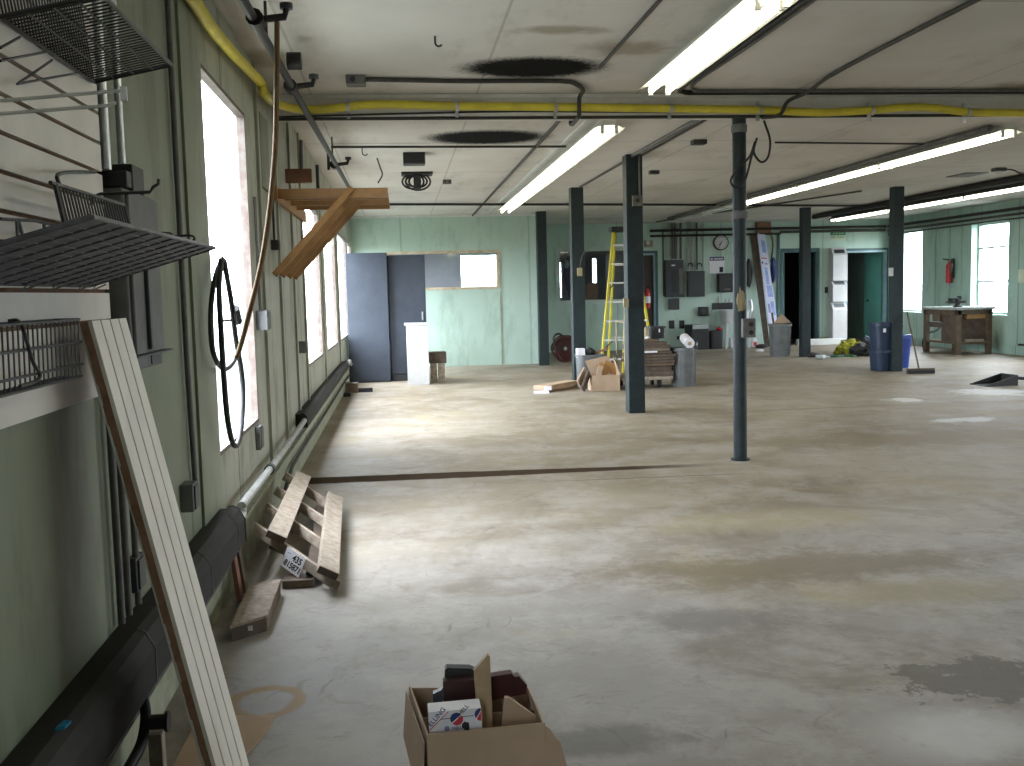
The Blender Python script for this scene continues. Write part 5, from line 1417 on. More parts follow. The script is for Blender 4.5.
# ------------------------------------------------------------------ back wall: electrics
def wb(name, px0, py0, px1, py1, d, m_, label, cat, bevel=0.006):
    a, b_ = P(px0, py0, 'y', YB - d), P(px1, py1, 'y', YB - d)
    o = thing(name, label, cat, ((a.x + b_.x) / 2, YB - d / 2, b_.z))
    MB().box(a.x, b_.x, YB - d, YB, b_.z, a.z).build('case', m_, o, bevel=bevel)
    return o, a, b_
o, a, b_ = wb('breaker_panel', 665.5, 260, 684, 297, 0.12, 'dark_box', 'dark breaker panel with its open row of breakers on the back wall', 'electrical box')
MB().box(a.x + 0.14, a.x + 0.26, YB - 0.126, YB - 0.12, b_.z + 0.10, a.z - 0.24).build('breaker_row', 'black', o)
MB().box(a.x + 0.30, a.x + 0.40, YB - 0.135, YB - 0.12, b_.z + 0.08, a.z - 0.20).build('inner_door', 'conduit', o)
MB().box(a.x + 0.14, a.x + 0.22, YB - 0.123, YB - 0.12, a.z - 0.14, a.z - 0.11).build('label_plate', 'paper', o)
o, a, b_ = wb('switch_cabinet', 688, 271, 705, 296.5, 0.14, 'dark_box', 'square dark switch cabinet right of the breaker panel', 'electrical box')
MB().box(a.x + 0.03, b_.x - 0.03, YB - 0.152, YB - 0.14, b_.z + 0.03, a.z - 0.03).build('door', 'dark_box', o, bevel=0.004)
o, a, b_ = wb('junction_box', 669.5, 298.5, 679.5, 309.5, 0.10, 'dark_box', 'small dark box below the breaker panel', 'electrical box')
o, a, b_ = wb('conduit_riser', 662.6, 230, 664.2, 296, 0.03, 'dark_conduit', 'thin dark channel left of the breaker panel', 'conduit', 0)
rng = [(668.5, 259, 'pale_pipe'), (672.5, 259, 'conduit'), (675, 259, 'conduit'), (678, 259, 'pale_pipe'), (681, 259, 'conduit'), (688.5, 270, 'pale_pipe'), (692.5, 270, 'pale_pipe'), (697, 270, 'conduit'), (703.5, 270, 'pale_pipe')]
wo = ['first', 'second', 'third', 'fourth', 'fifth']
for k, (px, py, m_) in enumerate(rng):
    a = P(px, py, 'y', YB - 0.05)
    lab = ('%s conduit from the left, rising from the breaker panel' % wo[k]) if k < 5 else ('%s conduit from the left, rising above the square switch cabinet' % wo[k - 5])
    pipe('conduit', [(a.x, YB - 0.05, a.z), (a.x, YB - 0.05, CEIL - 0.01)], 0.022 if m_ != 'silver' else 0.028, m_, lab, 'conduit', 8)
for px in (690.5, 699.5):
    c = P(px, 266, 'y', YB - 0.10)
    m = MB().tube([c + V((0.055 * math.cos(t), 0, 0.075 * math.sin(t) - 0.01)) for t in [math.pi * j / 10 for j in range(11)]], 0.014, 6)
    tag(m.build('cable_loop', 'black', None, True), 'black cable loop on the switch cabinet, %s' % ('left one' if px < 695 else 'right one'), 'cable')
a, b_ = P(650, 229, 'y', YB - 0.09), P(778, 229, 'y', YB - 0.09)
pipe('wall_pipe', [(a.x, YB - 0.09, 2.70), (XR - 0.1, YB - 0.09, 2.70)], 0.03, 'black_pipe', 'upper black pipe along the top of the back wall', 'pipe')
pipe('wall_pipe', [(a.x, YB - 0.10, 2.58), (P(779, 234, 'y', YB).x, YB - 0.10, 2.58)], 0.025, 'black_pipe', 'lower black pipe along the back wall above the electrical panels', 'pipe')
pipe('wall_pipe', [(P(779, 234, 'y', YB).x, YB - 0.06, 2.62), (XR - 0.1, YB - 0.06, 2.62)], 0.03, 'dark_conduit', 'grey pipe above the two open doorways', 'pipe')
for i, (z_, r_, m_, lab) in enumerate(((2.70, 0.03, 'black_pipe', 'upper dark pipe along the top of the right wall'), (2.60, 0.025, 'dark_conduit', 'middle pipe along the top of the right wall'), (2.52, 0.018, 'dark_conduit', 'lowest thin pipe along the top of the right wall'))):
    pipe('wall_pipe', [(XR - 0.06, YB - 0.13, z_), (XR - 0.06, 3.0, z_)], r_, m_, lab, 'pipe')
# emergency light, fire extinguisher by the brown door
o, a, b_ = wb('emergency_light', 645.5, 240.5, 653, 247, 0.10, 'brass', 'beige emergency light box above the brown door', 'lamp')
for px in (648, 655):
    c = P(px, 242.5, 'y', YB - 0.14)
    MB().tube([c, c + V((0, 0.06, 0))], [0.045, 0.03], 14).build('lamp_head', 'white', o, True)
def extinguisher(c, label, d_=V((0, -1, 0)), s_=1.0):
    o = thing('fire_extinguisher', label, 'fire extinguisher', c)
    c = V(c)
    MB().lathe(c, [(0, 0), (0.06 * s_, 0.0), (0.065 * s_, 0.02), (0.065 * s_, 0.34 * s_), (0.05 * s_, 0.39 * s_), (0.022 * s_, 0.42 * s_), (0.022 * s_, 0.45 * s_), (0, 0.45 * s_)], 20).build('cylinder', 'red', o, True)
    MB().bar(c + V((0, 0, 0.47 * s_)), c + V((0, 0, 0.47 * s_)) + d_ * 0.14 * s_ + V((0, 0, 0.03)), 0.025, 0.02).build('lever', 'black', o)
    side = V((-d_.y, d_.x, 0))
    MB().tube(arc([c + V((0, 0, 0.44 * s_)), c + side * 0.09 * s_ + V((0, 0, 0.40 * s_)), c + side * 0.10 * s_ + V((0, 0, 0.25 * s_)), c + side * 0.085 * s_ + V((0, 0, 0.1 * s_))]), 0.012, 7).build('hose', 'black', o, True)
    return o, c
cx_ = P(647.5, 303, 'y', YB - 0.1)
o, c = extinguisher((cx_.x, YB - 0.10, cx_.z - 0.12), 'red fire extinguisher beside the brown door, half behind the second column')
MB().lathe(c, [(0.0665, 0.12), (0.0665, 0.27)], 20).build('label_band', 'paper', o, True)
cx_ = P(949, 283, 'x', XR - 0.09)
o, c = extinguisher((XR - 0.09, cx_.y, cx_.z), 'red fire extinguisher hung on the right wall between the windows', V((-1, 0, 0)))
MB().box(XR - 0.03, XR, c.y - 0.05, c.y + 0.05, c.z + 0.1, c.z + 0.5).build('bracket', 'dark_box', o)
MB().tube(arc([c + V((-0.02, -0.1, 0.44)), c + V((-0.03, -0.16, 0.36)), c + V((-0.03, -0.13, 0.22))]), 0.03, 8).build('horn', 'conduit', o, True)

# clock
c = P(721, 242.5, 'y', YB - 0.03); r_ = 0.178
o = thing('wall_clock', 'round wall clock with a dark rim above the white notice', 'clock', (c.x, YB - 0.03, c.z - r_))
MB().tube([(c.x, YB - 0.045, c.z), (c.x, YB, c.z)], r_, 40).build('rim', 'black', o, True)
MB().tube([(c.x, YB - 0.049, c.z), (c.x, YB - 0.045, c.z)], r_ * 0.86, 40).build('dial', 'white', o)
m = MB()
for k in range(12):
    t = math.pi * k / 6
    m.bar((c.x + r_ * .64 * math.sin(t), YB - 0.050, c.z + r_ * .64 * math.cos(t)), (c.x + r_ * .78 * math.sin(t), YB - 0.050, c.z + r_ * .78 * math.cos(t)), 0.002, 0.014, up=(math.cos(t), 0, -math.sin(t)))
m.build('hour_mark', 'ink', o)
for nm, t, l_, w_ in (('minute_hand', math.radians(205), .72, .010), ('hour_hand', math.radians(222), .45, .016), ('hand_tail', math.radians(30), .25, .014)):
    MB().bar((c.x, YB - 0.052, c.z), (c.x + r_ * l_ * math.sin(t), YB - 0.052, c.z + r_ * l_ * math.cos(t)), 0.002, w_, up=(math.cos(t), 0, -math.sin(t))).build(nm, 'ink', o)
# notice below
o, a, b_ = wb('notice', 709.5, 257, 724.5, 273, 0.012, 'paper', 'white notice with a navy heading under the clock', 'notice', 0)
MB().box(a.x + 0.005, b_.x - 0.01, YB - 0.014, YB - 0.012, a.z - 0.085, a.z).build('heading', 'ink_blue', o)
MB().box(b_.x - 0.12, b_.x - 0.03, YB - 0.014, YB - 0.012, b_.z + 0.02, b_.z + 0.14).build('figure_mark', 'ink', o)
m = MB(); rr = random.Random(2); xx = a.x + 0.03
while xx < b_.x - 0.05:
    w_ = rr.uniform(0.014, 0.024); m.box(xx, xx + w_, YB - 0.0155, YB - 0.014, a.z - 0.062, a.z - 0.026); xx += w_ + (0.03 if rr.random() < .15 else 0.007)
m.build('heading_letters', 'paper', o)
# dispenser
o, a, b_ = wb('towel_dispenser', 719, 273.5, 736, 292, 0.2, 'black', 'black paper towel dispenser below the notice', 'dispenser', 0.02)
MB().box(a.x + 0.12, a.x + 0.26, YB - 0.205, YB - 0.2, b_.z + 0.05, b_.z + 0.085).build('badge', 'conduit', o)
# outlets and phone
for px, lab in ((672, 'left black outlet plate low on the back wall'), (682, 'right black outlet plate low on the back wall')):
    wb('outlet_plate', px - 2.6, 320.5, px + 2.6, 328.5, 0.03, 'black', lab, 'outlet')
wb('outlet_plate', 677, 336, 680, 339.5, 0.03, 'black', 'tiny black socket near the floor by the dark cabinet', 'outlet')
o, a, b_ = wb('wall_phone', 699, 307, 709, 316, 0.12, 'black', 'dark bell-shaped box on the back wall under the electrical panels', 'box', 0.02)
MB().tube([(a.x + 0.1, YB - 0.14, (a.z + b_.z) / 2), (a.x + 0.1, YB - 0.12, (a.z + b_.z) / 2)], 0.05, 14).build('dial', 'dark_box', o)
# black cabinet, second bin
y_ = YB - 0.62
x0, x1 = P(692, 340, 'y', y_).x, P(709.5, 340, 'y', y_).x
o = thing('black_cabinet', 'low black cabinet with a white top front on the back wall', 'cabinet', ((x0 + x1) / 2, y_ + 0.3, 0))
zt = P(700, 324.5, 'y', y_).z
MB().box(x0, x1, y_ + 0.02, YB - 0.05, 0, zt - 0.01).build('body', 'black', o, bevel=0.01)
MB().box(x0 + 0.02, x1 - 0.02, y_, y_ + 0.02, zt - 0.10, zt).build('drawer', 'bench_top', o)
x0, x1 = P(711, 340, 'y', y_).x, P(724.5, 340, 'y', y_).x
o = thing('black_bin', 'black bin with something red on top, between the cabinet and the sink', 'bin', ((x0 + x1) / 2, y_ + 0.25, 0))
zt = P(716, 331, 'y', y_).z
MB().rbox(((x0 + x1) / 2, y_ + 0.22, 0), x1 - x0, 0.4, [(0.88, 0), (1.0, zt - 0.04), (1.05, zt - 0.04), (1.05, zt), (0.0, zt)]).build('body', 'black', o)
tag(MB().blob(((x0 + x1) / 2 + 0.08, y_ + 0.15, zt + 0.035), (0.07, 0.06, 0.04), 3, 0.15).build('red_cap', 'red', None, True), 'small red object on the black bin', 'cap')
# utility sink
y_ = YB - 0.62
x0, x1 = P(726, 320, 'y', y_).x, P(751, 320, 'y', y_).x
zt, zb = P(735, 310.5, 'y', y_).z, P(735, 324.5, 'y', y_).z
o = thing('utility_sink', 'white laundry sink on legs half behind the round column', 'sink', ((x0 + x1) / 2, y_ + 0.28, 0))
MB().rbox(((x0 + x1) / 2, y_ + 0.28, 0), x1 - x0, 0.56, [(0.90, zb), (0.97, zt - 0.03), (1.0, zt - 0.03), (1.0, zt), (0.93, zt), (0.85, zb + 0.02)], p=8).build('basin', 'white', o)
for xx in (x0 + 0.05, x1 - 0.05):
    for yy in (y_ + 0.06, y_ + 0.5):
        MB().bar((xx + (-0.03 if xx < (x0 + x1) / 2 else .03), yy, 0), (xx, yy, zb + 0.02), 0.05, 0.05, up=(0, 1, 0)).build('leg', 'white', o)
m = MB().box(x0 - 0.12, x1, YB - 0.05, YB - 0.001, zt + 0.02, zt + 0.17)
m.build('splash_back', 'black', o)
for i, (px, h_, m_, lab) in enumerate(((720, .14, 'white', 'white bottle at the left end of the sink ledge'), (727.5, .08, 'paper', 'small white cup on the sink ledge'), (732, .08, 'paper', 'small white cup on the sink ledge next to the column'))):
    c = P(px, 307, 'y', YB - 0.10)
    b = thing('bottle' if i == 0 else 'cup', lab, 'bottle' if i == 0 else 'cup', (c.x, YB - 0.10, zt + 0.17))
    MB().lathe((c.x, YB - 0.028, zt + 0.171), [(0, 0), (0.024, 0), (0.024, h_ * .6), (0.011, h_ * .8), (0.011, h_), (0, h_)] if i == 0 else [(0, 0), (0.02, 0), (0.024, h_), (0.02, h_), (0.018, 0.01), (0, 0.01)], 14).build('body', m_, b, True)
    b.location.y = YB - 0.028
    for ch in b.children: ch.location.y = 0.0
    for ch in b.children:
        for v in ch.data.vertices: v.co.y += (YB - 0.10) - (YB - 0.028)
c = P(732.5, 341, 'y', YB - 0.3)
o = thing('detergent_carton', 'white and violet detergent carton under the sink', 'carton', (c.x, YB - 0.3, 0))
MB().box(c.x - 0.06, c.x + 0.06, YB - 0.36, YB - 0.24, 0, 0.22).build('body', 'paper', o)
MB().box(c.x - 0.01, c.x + 0.055, YB - 0.362, YB - 0.36, 0.03, 0.17).build('print', 'ink_pale', o)
c = P(754, 341, 'y', YB - 0.3)
o = thing('detergent_jug', 'red and white jug on the floor right of the sink', 'jug', (c.x, YB - 0.3, 0))
MB().rbox((c.x, YB - 0.3, 0), 0.14, 0.1, [(0.9, 0), (1, 0.02), (1, 0.16), (0.4, 0.22), (0.4, 0.25)], p=3).build('body', 'paper', o, True)
MB().box(c.x - 0.03, c.x + 0.05, YB - 0.352, YB - 0.35, 0.03, 0.12).build('print', 'ink_red', o)
tag(MB().blob(V((P(761, 345, 'y', YB - 0.62).x, YB - 0.66, 0.04)), (0.15, 0.08, 0.05), 8, 0.2, floor=0.0).build('black_bag', 'black', None, True), 'flat black bag on the floor behind the leaning sign board', 'bag')
tag(MB().blob((F_(760, 352).x, F_(760, 352).y, 0.03), (0.09, 0.06, 0.03), 8, 0.3, floor=0.0).build('paper_scrap', 'paper', None, True), 'crumpled white paper on the floor in front of the leaning sign board', 'paper')
# leaning sign board
y_ = YB - 0.5
pts = [P(a_, b2, 'y', y_) for a_, b2 in ((757.5, 233), (764.5, 234), (778, 322), (773, 347), (770.5, 347))]
pts = [P(757.2, 233, 'y', YB - 0.12), P(765, 234, 'y', YB - 0.12), P(781, 347.5, 'y', YB - 0.6), P(772, 347.5, 'y', YB - 0.6)]
for p in pts[2:]: p.z = 0.002
o = thing('sign_board', 'tall narrow white and blue sign board leaning beside the dark doorway', 'board', ((pts[2].x + pts[3].x) / 2, YB - 0.6, 0))
n_ = (pts[1] - pts[0]).cross(pts[3] - pts[0]).normalized()
if n_.y > 0: n_ = -n_
MB().ext([p - n_ * 0.03 for p in pts], n_ * 0.03).build('panel', 'pale_blue', o)
def sb(u_, v_): return pts[0].lerp(pts[1], u_).lerp(pts[3].lerp(pts[2], u_), v_) + n_ * 0.001
for (u0, u1, v0, v1, m_) in ((.35, .85, .06, .17, 'sky_blue'), (.1, .8, .215, .225, 'ink_red'), (.1, .25, .25, .27, 'ink'), (.45, .8, .26, .275, 'ink_pale'), (.35, .7, .30, .45, 'sky_blue'), (.3, .9, .46, .56, 'sky_blue'), (.5, .9, .60, .72, 'sky_blue'), (.15, .4, .62, .70, 'ink_pale')):
    MB().ext([sb(u0, v0), sb(u1, v0), sb(u1, v1), sb(u0, v1)], n_ * 0.002).build('print', m_, o)
o = thing('dark_board', 'dark grey board leaning behind the white and blue sign board', 'board', (P(756, 345, 'y', YB - 0.2).x, YB - 0.2, 0))
MB().ext([P(750, 234, 'y', YB - 0.06), P(757, 233, 'y', YB - 0.06), V((P(770, 340, 'y', YB - 0.4).x, YB - 0.4, 0.002)), V((P(765, 340, 'y', YB - 0.4).x, YB - 0.4, 0.002))], (0, 0.03, 0)).build('panel', 'wood_dark', o)
o, a, b_ = wb('wooden_bracket', 757, 222, 771, 233, 0.10, 'wood_red', 'rusty brown bracket at the top of the leaning sign board', 'bracket', 0.004)
for px, h_ in ((760, 50), (767, 46)):
    c = P(px + 10, 236, 'y', YB - 0.03)
    pass
tag(MB().tube(arc([P(771, 232, 'y', YB - 0.05), P(773, 245, 'y', YB - 0.05), P(771, 262, 'y', YB - 0.05)]), 0.02, 8).build('hanging_strap', 'wood_mid', None, True), 'brown strap hanging from the rusty bracket', 'strap')
tag(MB().blob(P(773.5, 270, 'y', YB - 0.10), (0.07, 0.06, 0.28), 6, 0.25).build('hanging_cloth', 'ink_blue', None, True), 'dark blue cloth hanging at the end of the brown strap', 'cloth')
tag(MB().blob(P(748.5, 273, 'y', YB - 0.09), (0.08, 0.06, 0.33), 9, 0.2).build('hanging_bag', 'black', None, True), 'black bag hung on the back wall left of the leaning sign board', 'bag')

# bin in front of the dark doorway
o, bx_, by_, br, bh = bin_(784, 357, 20.5, 324, 'trash', 'grey ribbed bin in front of the leaning sign board', rim=1.1)
a, b_, c_ = V((bx_ - br * .6, by_, bh + 0.0)), V((bx_ + br * 1.0, by_ - 0.05, bh + 0.02)), V((bx_ + 0.03, by_, bh + 0.2))
tag(MB().ext([a, b_, c_], (0, 0.03, 0)).build('cardboard_scrap', 'card', None), 'folded brown cardboard sticking out of the bin by the dark doorway', 'cardboard')
tag(MB().bar(V((bx_ - br * .3, by_ + .05, bh - 0.3)), V((bx_ - br * 0.62, by_ + .09, bh + 0.22)), 0.03, 0.03, up=(0, 1, 0)).build('broom_handle', 'wood_dark', None), 'dark stick standing in the bin by the dark doorway', 'stick')
tag(MB().blob((bx_ - 0.02, by_ - 0.02, bh - 0.03), (br * .68, br * .68, 0.05), 12, 0.2).build('rubbish', 'card_dark', None, True), 'crumpled rubbish filling the bin by the dark doorway', 'rubbish')
# sign over the doorways
o, a, b_ = wb('safety_sign', 830.5, 229.5, 845.5, 240.5, 0.012, 'sign_cream', 'green and cream sign high between the two doorways', 'sign', 0)
zm = a.z - (a.z - b_.z) * 0.52
MB().box(a.x, b_.x, YB - 0.014, YB - 0.012, zm, a.z).build('heading', 'sign_green', o)
rr = random.Random(4)
for (z0, z1, m_, x_, xe_, bd) in ((zm + 0.03, a.z - 0.02, 'sign_cream', a.x + 0.07, b_.x - 0.07, 1), (zm - 0.065, zm - 0.02, 'sign_green', a.x + 0.03, b_.x - 0.03, 0)):
    m = MB(); n_k = 0
    while x_ < xe_:
        w_ = 0.026; m.box(x_, x_ + 0.010, YB - 0.0155, YB - 0.0125, z0, z1); m.box(x_ + 0.010, x_ + w_, YB - 0.0155, YB - 0.0125, z1 - 0.012 if n_k % 2 else z0, z1 if n_k % 2 else z0 + 0.012)
        n_k += 1; x_ += w_ + (0.03 if (bd == 0 and n_k == 3) else 0.010)
    m.build('sign_letters', m_, o)
# white dispenser tower
a, b_ = P(831, 247, 'y', YB - 0.3), P(847, 343, 'y', YB - 0.3)
zts = [P(838, y_, 'y', YB - 0.3).z for y_ in (247.5, 281, 302, 345)]
wlab = ['top white wall unit of the stack between the doorways', 'middle white wall unit of the stack between the doorways', 'tall bottom white wall unit of the stack between the doorways']
x0, x1 = P(832.5, 300, 'y', YB - 0.22).x, P(847, 300, 'y', YB - 0.22).x
for k in range(3):
    z1_, z0_ = zts[k], zts[k + 1] + 0.004
    if k == 2: z0_ = 0.14
    o = thing('storage_unit', wlab[k], 'storage unit', ((x0 + x1) / 2, YB - 0.12, z0_), 'white storage units between the doorways')
    hf = z1_ - 0.17 if k != 1 else z1_ - 0.10
    pr = [(YB, z0_), (YB - 0.24, z0_), (YB - 0.24, hf), (YB - 0.13, z1_), (YB, z1_)]
    MB().ext([V((x0, y_, z_)) for y_, z_ in pr], (x1 - x0, 0, 0)).build('case', 'white', o, bevel=0.004)
    s_ = V((0, -0.11, hf - z1_)).normalized(); n_ = V((0, s_.z, -s_.y)); n_ = n_ if n_.y < 0 else -n_
    cc = V(((x0 + x1) / 2, YB - 0.185, (hf + z1_) / 2))
    MB().obb(cc + n_ * 0.001, V(((x1 - x0) * .36, 0, 0)), s_ * 0.05, n_ * 0.003).build('slot', 'dark_box' if k == 0 else 'tote', o)
    MB().obb(cc + n_ * 0.006 + V((0.02, 0, -0.015)), V((0.05, 0, 0)), s_ * 0.018, n_ * 0.006).build('paper_tab', 'paper', o)
    m = MB()
    for j in range(3): m.box(x0 + 0.05, x1 - 0.09 - 0.05 * (j % 2), YB - 0.242, YB - 0.24, hf - 0.10 - 0.07 * j, hf - 0.092 - 0.07 * j)
    m.build('printed_line', 'sign_cream', o)
wb('light_switch', 825, 287, 828, 293, 0.02, 'black', 'black switch plate left of the white wall units', 'switch', 0.002)
wb('vent_grille', 818.8, 337, 829, 343, 0.03, 'wood_old', 'low brownish grille at the wall foot left of the white units', 'grille', 0.002)

# heap of yellow-green cloth, hose and bottles
c = F_(848, 354)
o = thing('cloth_heap', 'heap of yellow-green and black cloth on the floor beside the blue bins', 'cloth', (c.x, c.y, 0))
for i, (px, py, r_, s_, m_) in enumerate(((843, 350, (0.20, 0.2, 0.18), 1, 'yellow_cloth'), (850, 351, (0.24, 0.2, 0.19), 5, 'yellow_cloth'), (858, 352, (0.18, 0.18, 0.16), 9, 'yellow_cloth'))):
    q_ = F_(px, py + 3)
    MB().blob((q_.x, c.y + 0.05 * i, r_[2] * 0.45), r_, s_, 0.55, 2.2, 4, floor=0.0).build('fold', m_, o, True)
q_ = F_(857, 352)
tag(MB().blob((q_.x + 0.02, c.y + 0.1, 0.25), (0.12, 0.1, 0.09), 3, 0.4, 2).build('dark_glove', 'blue_door', None, True), 'dark blue glove on top of the yellow-green heap', 'glove')
q_ = F_(866, 356)
tag(MB().blob((q_.x, q_.y + .1, 0.09), (0.22, 0.2, 0.13), 13, 0.6, 2.5, 4, floor=0.0).build('black_bag', 'black', None, True), 'black crumpled bag between the yellow heap and the blue bins', 'bag')
q_ = F_(862, 354)
tag(MB().blob((q_.x, q_.y - .1, 0.05), (0.13, 0.1, 0.07), 14, 0.4, 2.5, 3, floor=0.0).build('paper_scrap', 'paper', None, True), 'crumpled white paper at the right foot of the yellow-green heap', 'paper')
g0, g1 = F_(822, 357.5), F_(857, 357)
pts = [(g0.x, g0.y, 0.02), (g0.x + 0.25, g0.y - 0.1, 0.02), (g0.x + 0.5, g0.y + 0.02, 0.02), (g1.x - 0.1, g1.y - 0.05, 0.02), (g1.x, g1.y + 0.1, 0.02), (g1.x - 0.3, g1.y + 0.18, 0.02), (g0.x + 0.3, g0.y + 0.12, 0.02)]
cable('garden_hose', pts, 0.018, 'green_hose', 'green hose on the floor in front of the yellow-green heap', 'hose')
q_ = F_(821, 359.5)
o = thing('plastic_bottle', 'clear bottle lying on the floor by the column at the dark doorway', 'bottle', (q_.x, q_.y, 0))
MB().tube([(q_.x - 0.1, q_.y, 0.045), (q_.x + 0.08, q_.y - 0.02, 0.045), (q_.x + 0.12, q_.y - 0.025, 0.045), (q_.x + 0.16, q_.y - 0.03, 0.045)], [0.042, 0.042, 0.018, 0.018], 14).build('body', 'bench_top', o, True)
MB().tube([(q_.x + 0.02, q_.y - 0.013, 0.045), (q_.x + 0.07, q_.y - 0.019, 0.045)], 0.043, 14).build('wrapper', 'paper', o, True)
q_ = F_(813, 357.2)
tag(MB().blob((q_.x, q_.y, 0.045), (0.12, 0.08, 0.05), 6, 0.3, floor=0.0).build('black_shoe', 'black', None, True), 'small black lump on the floor right of the column at the dark doorway', 'scrap')

# ------------------------------------------------------------------ blue bins and broom
g = F_(887, 374); yb3 = g.y + 0.40
x0, x1 = Q(866, 350, yb3 + 0.42).x, Q(906, 350, yb3).x
zz = [0.0, P(880, 350, 'y', yb3).z, P(880, 323, 'y', yb3).z]
xc = (x0 + x1) / 2
for k, lab in ((0, 'lower navy blue bin of the stacked pair behind the right column'), (1, 'upper navy blue bin of the stacked pair behind the right column')):
    h_ = zz[k + 1] - zz[k]
    o = thing('blue_bin', lab, 'bin', (xc, yb3 + 0.28, zz[k]), 'stacked navy bins')
    w_ = (x1 - x0) * (0.95 if k == 0 else 1.0)
    prof = [(0.90, 0.0), (0.99, h_ - 0.06), (1.04, h_ - 0.055), (1.04, h_ - 0.003), (0.96, h_ - 0.003)]
    if k == 0: prof += [(0.5, h_ - 0.003)]
    else: prof += [(0.86, 0.03)]
    MB().rbox((xc, yb3 + 0.22, zz[k]), w_, 0.42, prof, p=4).build('body', 'blue_bin', o)
    if k: MB().obb((x0 + 0.10, yb3 - 0.012 + 0.012, zz[k] + h_ * 0.72), (0.022, 0, 0), (0, 0.004, 0), (0, 0, 0.03)).build('sticker', 'paper', o)
x0b = Q(901, 350, yb3 + 0.62).x; x1b = Q(909.5, 350, yb3 + 0.62).x
o = thing('blue_bin', 'bright blue bin half hidden behind the right column and navy bins', 'bin', ((x0b + x1b) / 2 - 0.1, yb3 + 0.78, 0))
zt = P(905, 335, 'y', yb3 + 0.6).z
MB().rbox(((x0b + x1b) / 2 - 0.14, yb3 + 0.72, 0), x1b - x0b + 0.34, 0.4, [(0.84, 0.0), (0.99, zt - 0.06), (1.06, zt - 0.055), (1.06, zt), (0.97, zt), (0.82, 0.03)], p=4).build('body', 'bright_blue', o)
hd = F_(920, 373.5)
o = thing('push_broom', 'push broom with its handle leaning, right of the blue bins', 'broom', (hd.x, hd.y, 0))
e0, e1 = P(908, 371, 'y', hd.y), P(932.5, 373, 'y', hd.y)
MB().bar(V((e0.x, hd.y + .02, 0.065)), V((e1.x, hd.y - 0.04, 0.065)), 0.07, 0.03).build('head_block', 'wood_dark', o)
MB().bar(V((e0.x, hd.y + .02, 0.026)), V((e1.x, hd.y - 0.04, 0.026)), 0.085, 0.05).build('bristles', 'black', o)
tp = P(907, 312, 'y', hd.y + 0.4)
MB().tube([V((hd.x - 0.02, hd.y, 0.08)), tp], 0.013, 8).build('handle', 'wood_dark', o, True)

# ------------------------------------------------------------------ workbench
x0w, x1w = 10.44, 11.14
yw0, yw1 = 17.86, 19.1
zt = 0.90
o = thing('workbench', 'old brown workbench with a grey top under the right window', 'workbench', ((x0w + x1w) / 2, (yw0 + yw1) / 2, 0))
MB().box(x0w - 0.04, x1w + 0.04, yw0 - 0.04, yw1 + 0.04, zt - 0.05, zt).build('top', 'bench_top', o, bevel=0.006)
MB().box(x0w, x1w, yw0, yw0 + 0.03, zt - 0.14, zt - 0.05).build('end_rail', 'wood_mid', o)
MB().box(x0w, x0w + 0.03, yw0 + 0.04, yw1, zt - 0.15, zt - 0.05).build('front_rail', 'wood_mid', o)
for xx in (x0w, x1w - 0.09):
    for yy in (yw0, yw1 - 0.09):
        MB().box(xx, xx + 0.09, yy, yy + 0.09, 0, zt - 0.05).build('leg', 'wood_mid', o, bevel=0.004)
MB().box(x0w + 0.02, x1w, yw0 + 0.02, yw1 - 0.02, 0.20, 0.24).build('lower_shelf', 'wood_mid', o)
MB().box(x0w + 0.04, x0w + 0.07, yw0 + 0.10, yw1 - 0.1, 0.50, 0.60).build('stretcher', 'wood_dark', o)
MB().box(x0w + 0.03, x1w - 0.02, yw0 + 0.12, yw0 + 0.62, 0.24, zt - 0.06).build('cupboard', 'wood_dark', o)
MB().box(x0w - 0.01, x0w + 0.03, yw0 + 0.60, yw0 + 0.88, zt - 0.28, zt - 0.06).build('drawer', 'wood_mid', o)
tag(MB().box(x0w + 0.2, x1w - 0.16, yw0 + 0.0, yw0 + 0.10, 0.241, 0.29).build('flat_parcel', 'wood_old', None), 'pale parcel on the lower shelf of the workbench', 'parcel')
tag(MB().box(x0w + 0.2, x1w - 0.12, yw0 + 0.031, yw0 + 0.11, zt - 0.22, zt - 0.10).build('wood_offcut', 'wood', None), 'brown board wedged under the workbench top', 'board')
c = P(960, 307, 'x', x0w + 0.2)
cy_ = 18.2
o = thing('bench_vise', 'black bench vise on the workbench top', 'vise', (x0w + 0.2, cy_, zt))
MB().lathe((x0w + 0.2, cy_, zt), [(0, 0), (0.085, 0), (0.085, 0.02), (0.05, 0.04), (0.05, 0.07), (0, 0.07)], 18).build('swivel_base', 'black', o, True)
MB().box(x0w + 0.02, x0w + 0.34, cy_ - 0.045, cy_ + 0.045, zt + 0.07, zt + 0.13).build('slide', 'black', o, bevel=0.008)
for xx in (x0w + 0.04, x0w + 0.14): MB().box(xx, xx + 0.05, cy_ - 0.075, cy_ + 0.075, zt + 0.09, zt + 0.17).build('jaw', 'black', o, bevel=0.006)
MB().tube([(x0w - 0.0, cy_ - 0.1, zt + 0.095), (x0w - 0.0, cy_ + 0.1, zt + 0.095)], 0.009, 8).build('handle', 'conduit', o)
MB().cyl((x0w - 0.02, cy_, zt + 0.095), (x0w + 0.03, cy_, zt + 0.095), 0.02, n=12).build('screw', 'conduit', o)
tag(MB().tube(arc([(XR - 0.03, 19.45, 0.55), (XR - 0.12, 19.6, 0.62), (XR - 0.45, 19.5, 0.40), (XR - 0.65, 19.42, 0.35), (XR - 0.8, 19.4, 0.2), (XR - 0.75, 19.45, 0.02)]), 0.018, 7).build('hanging_hose', 'black', None, True), 'black hose tangled behind the left end of the workbench', 'hose')
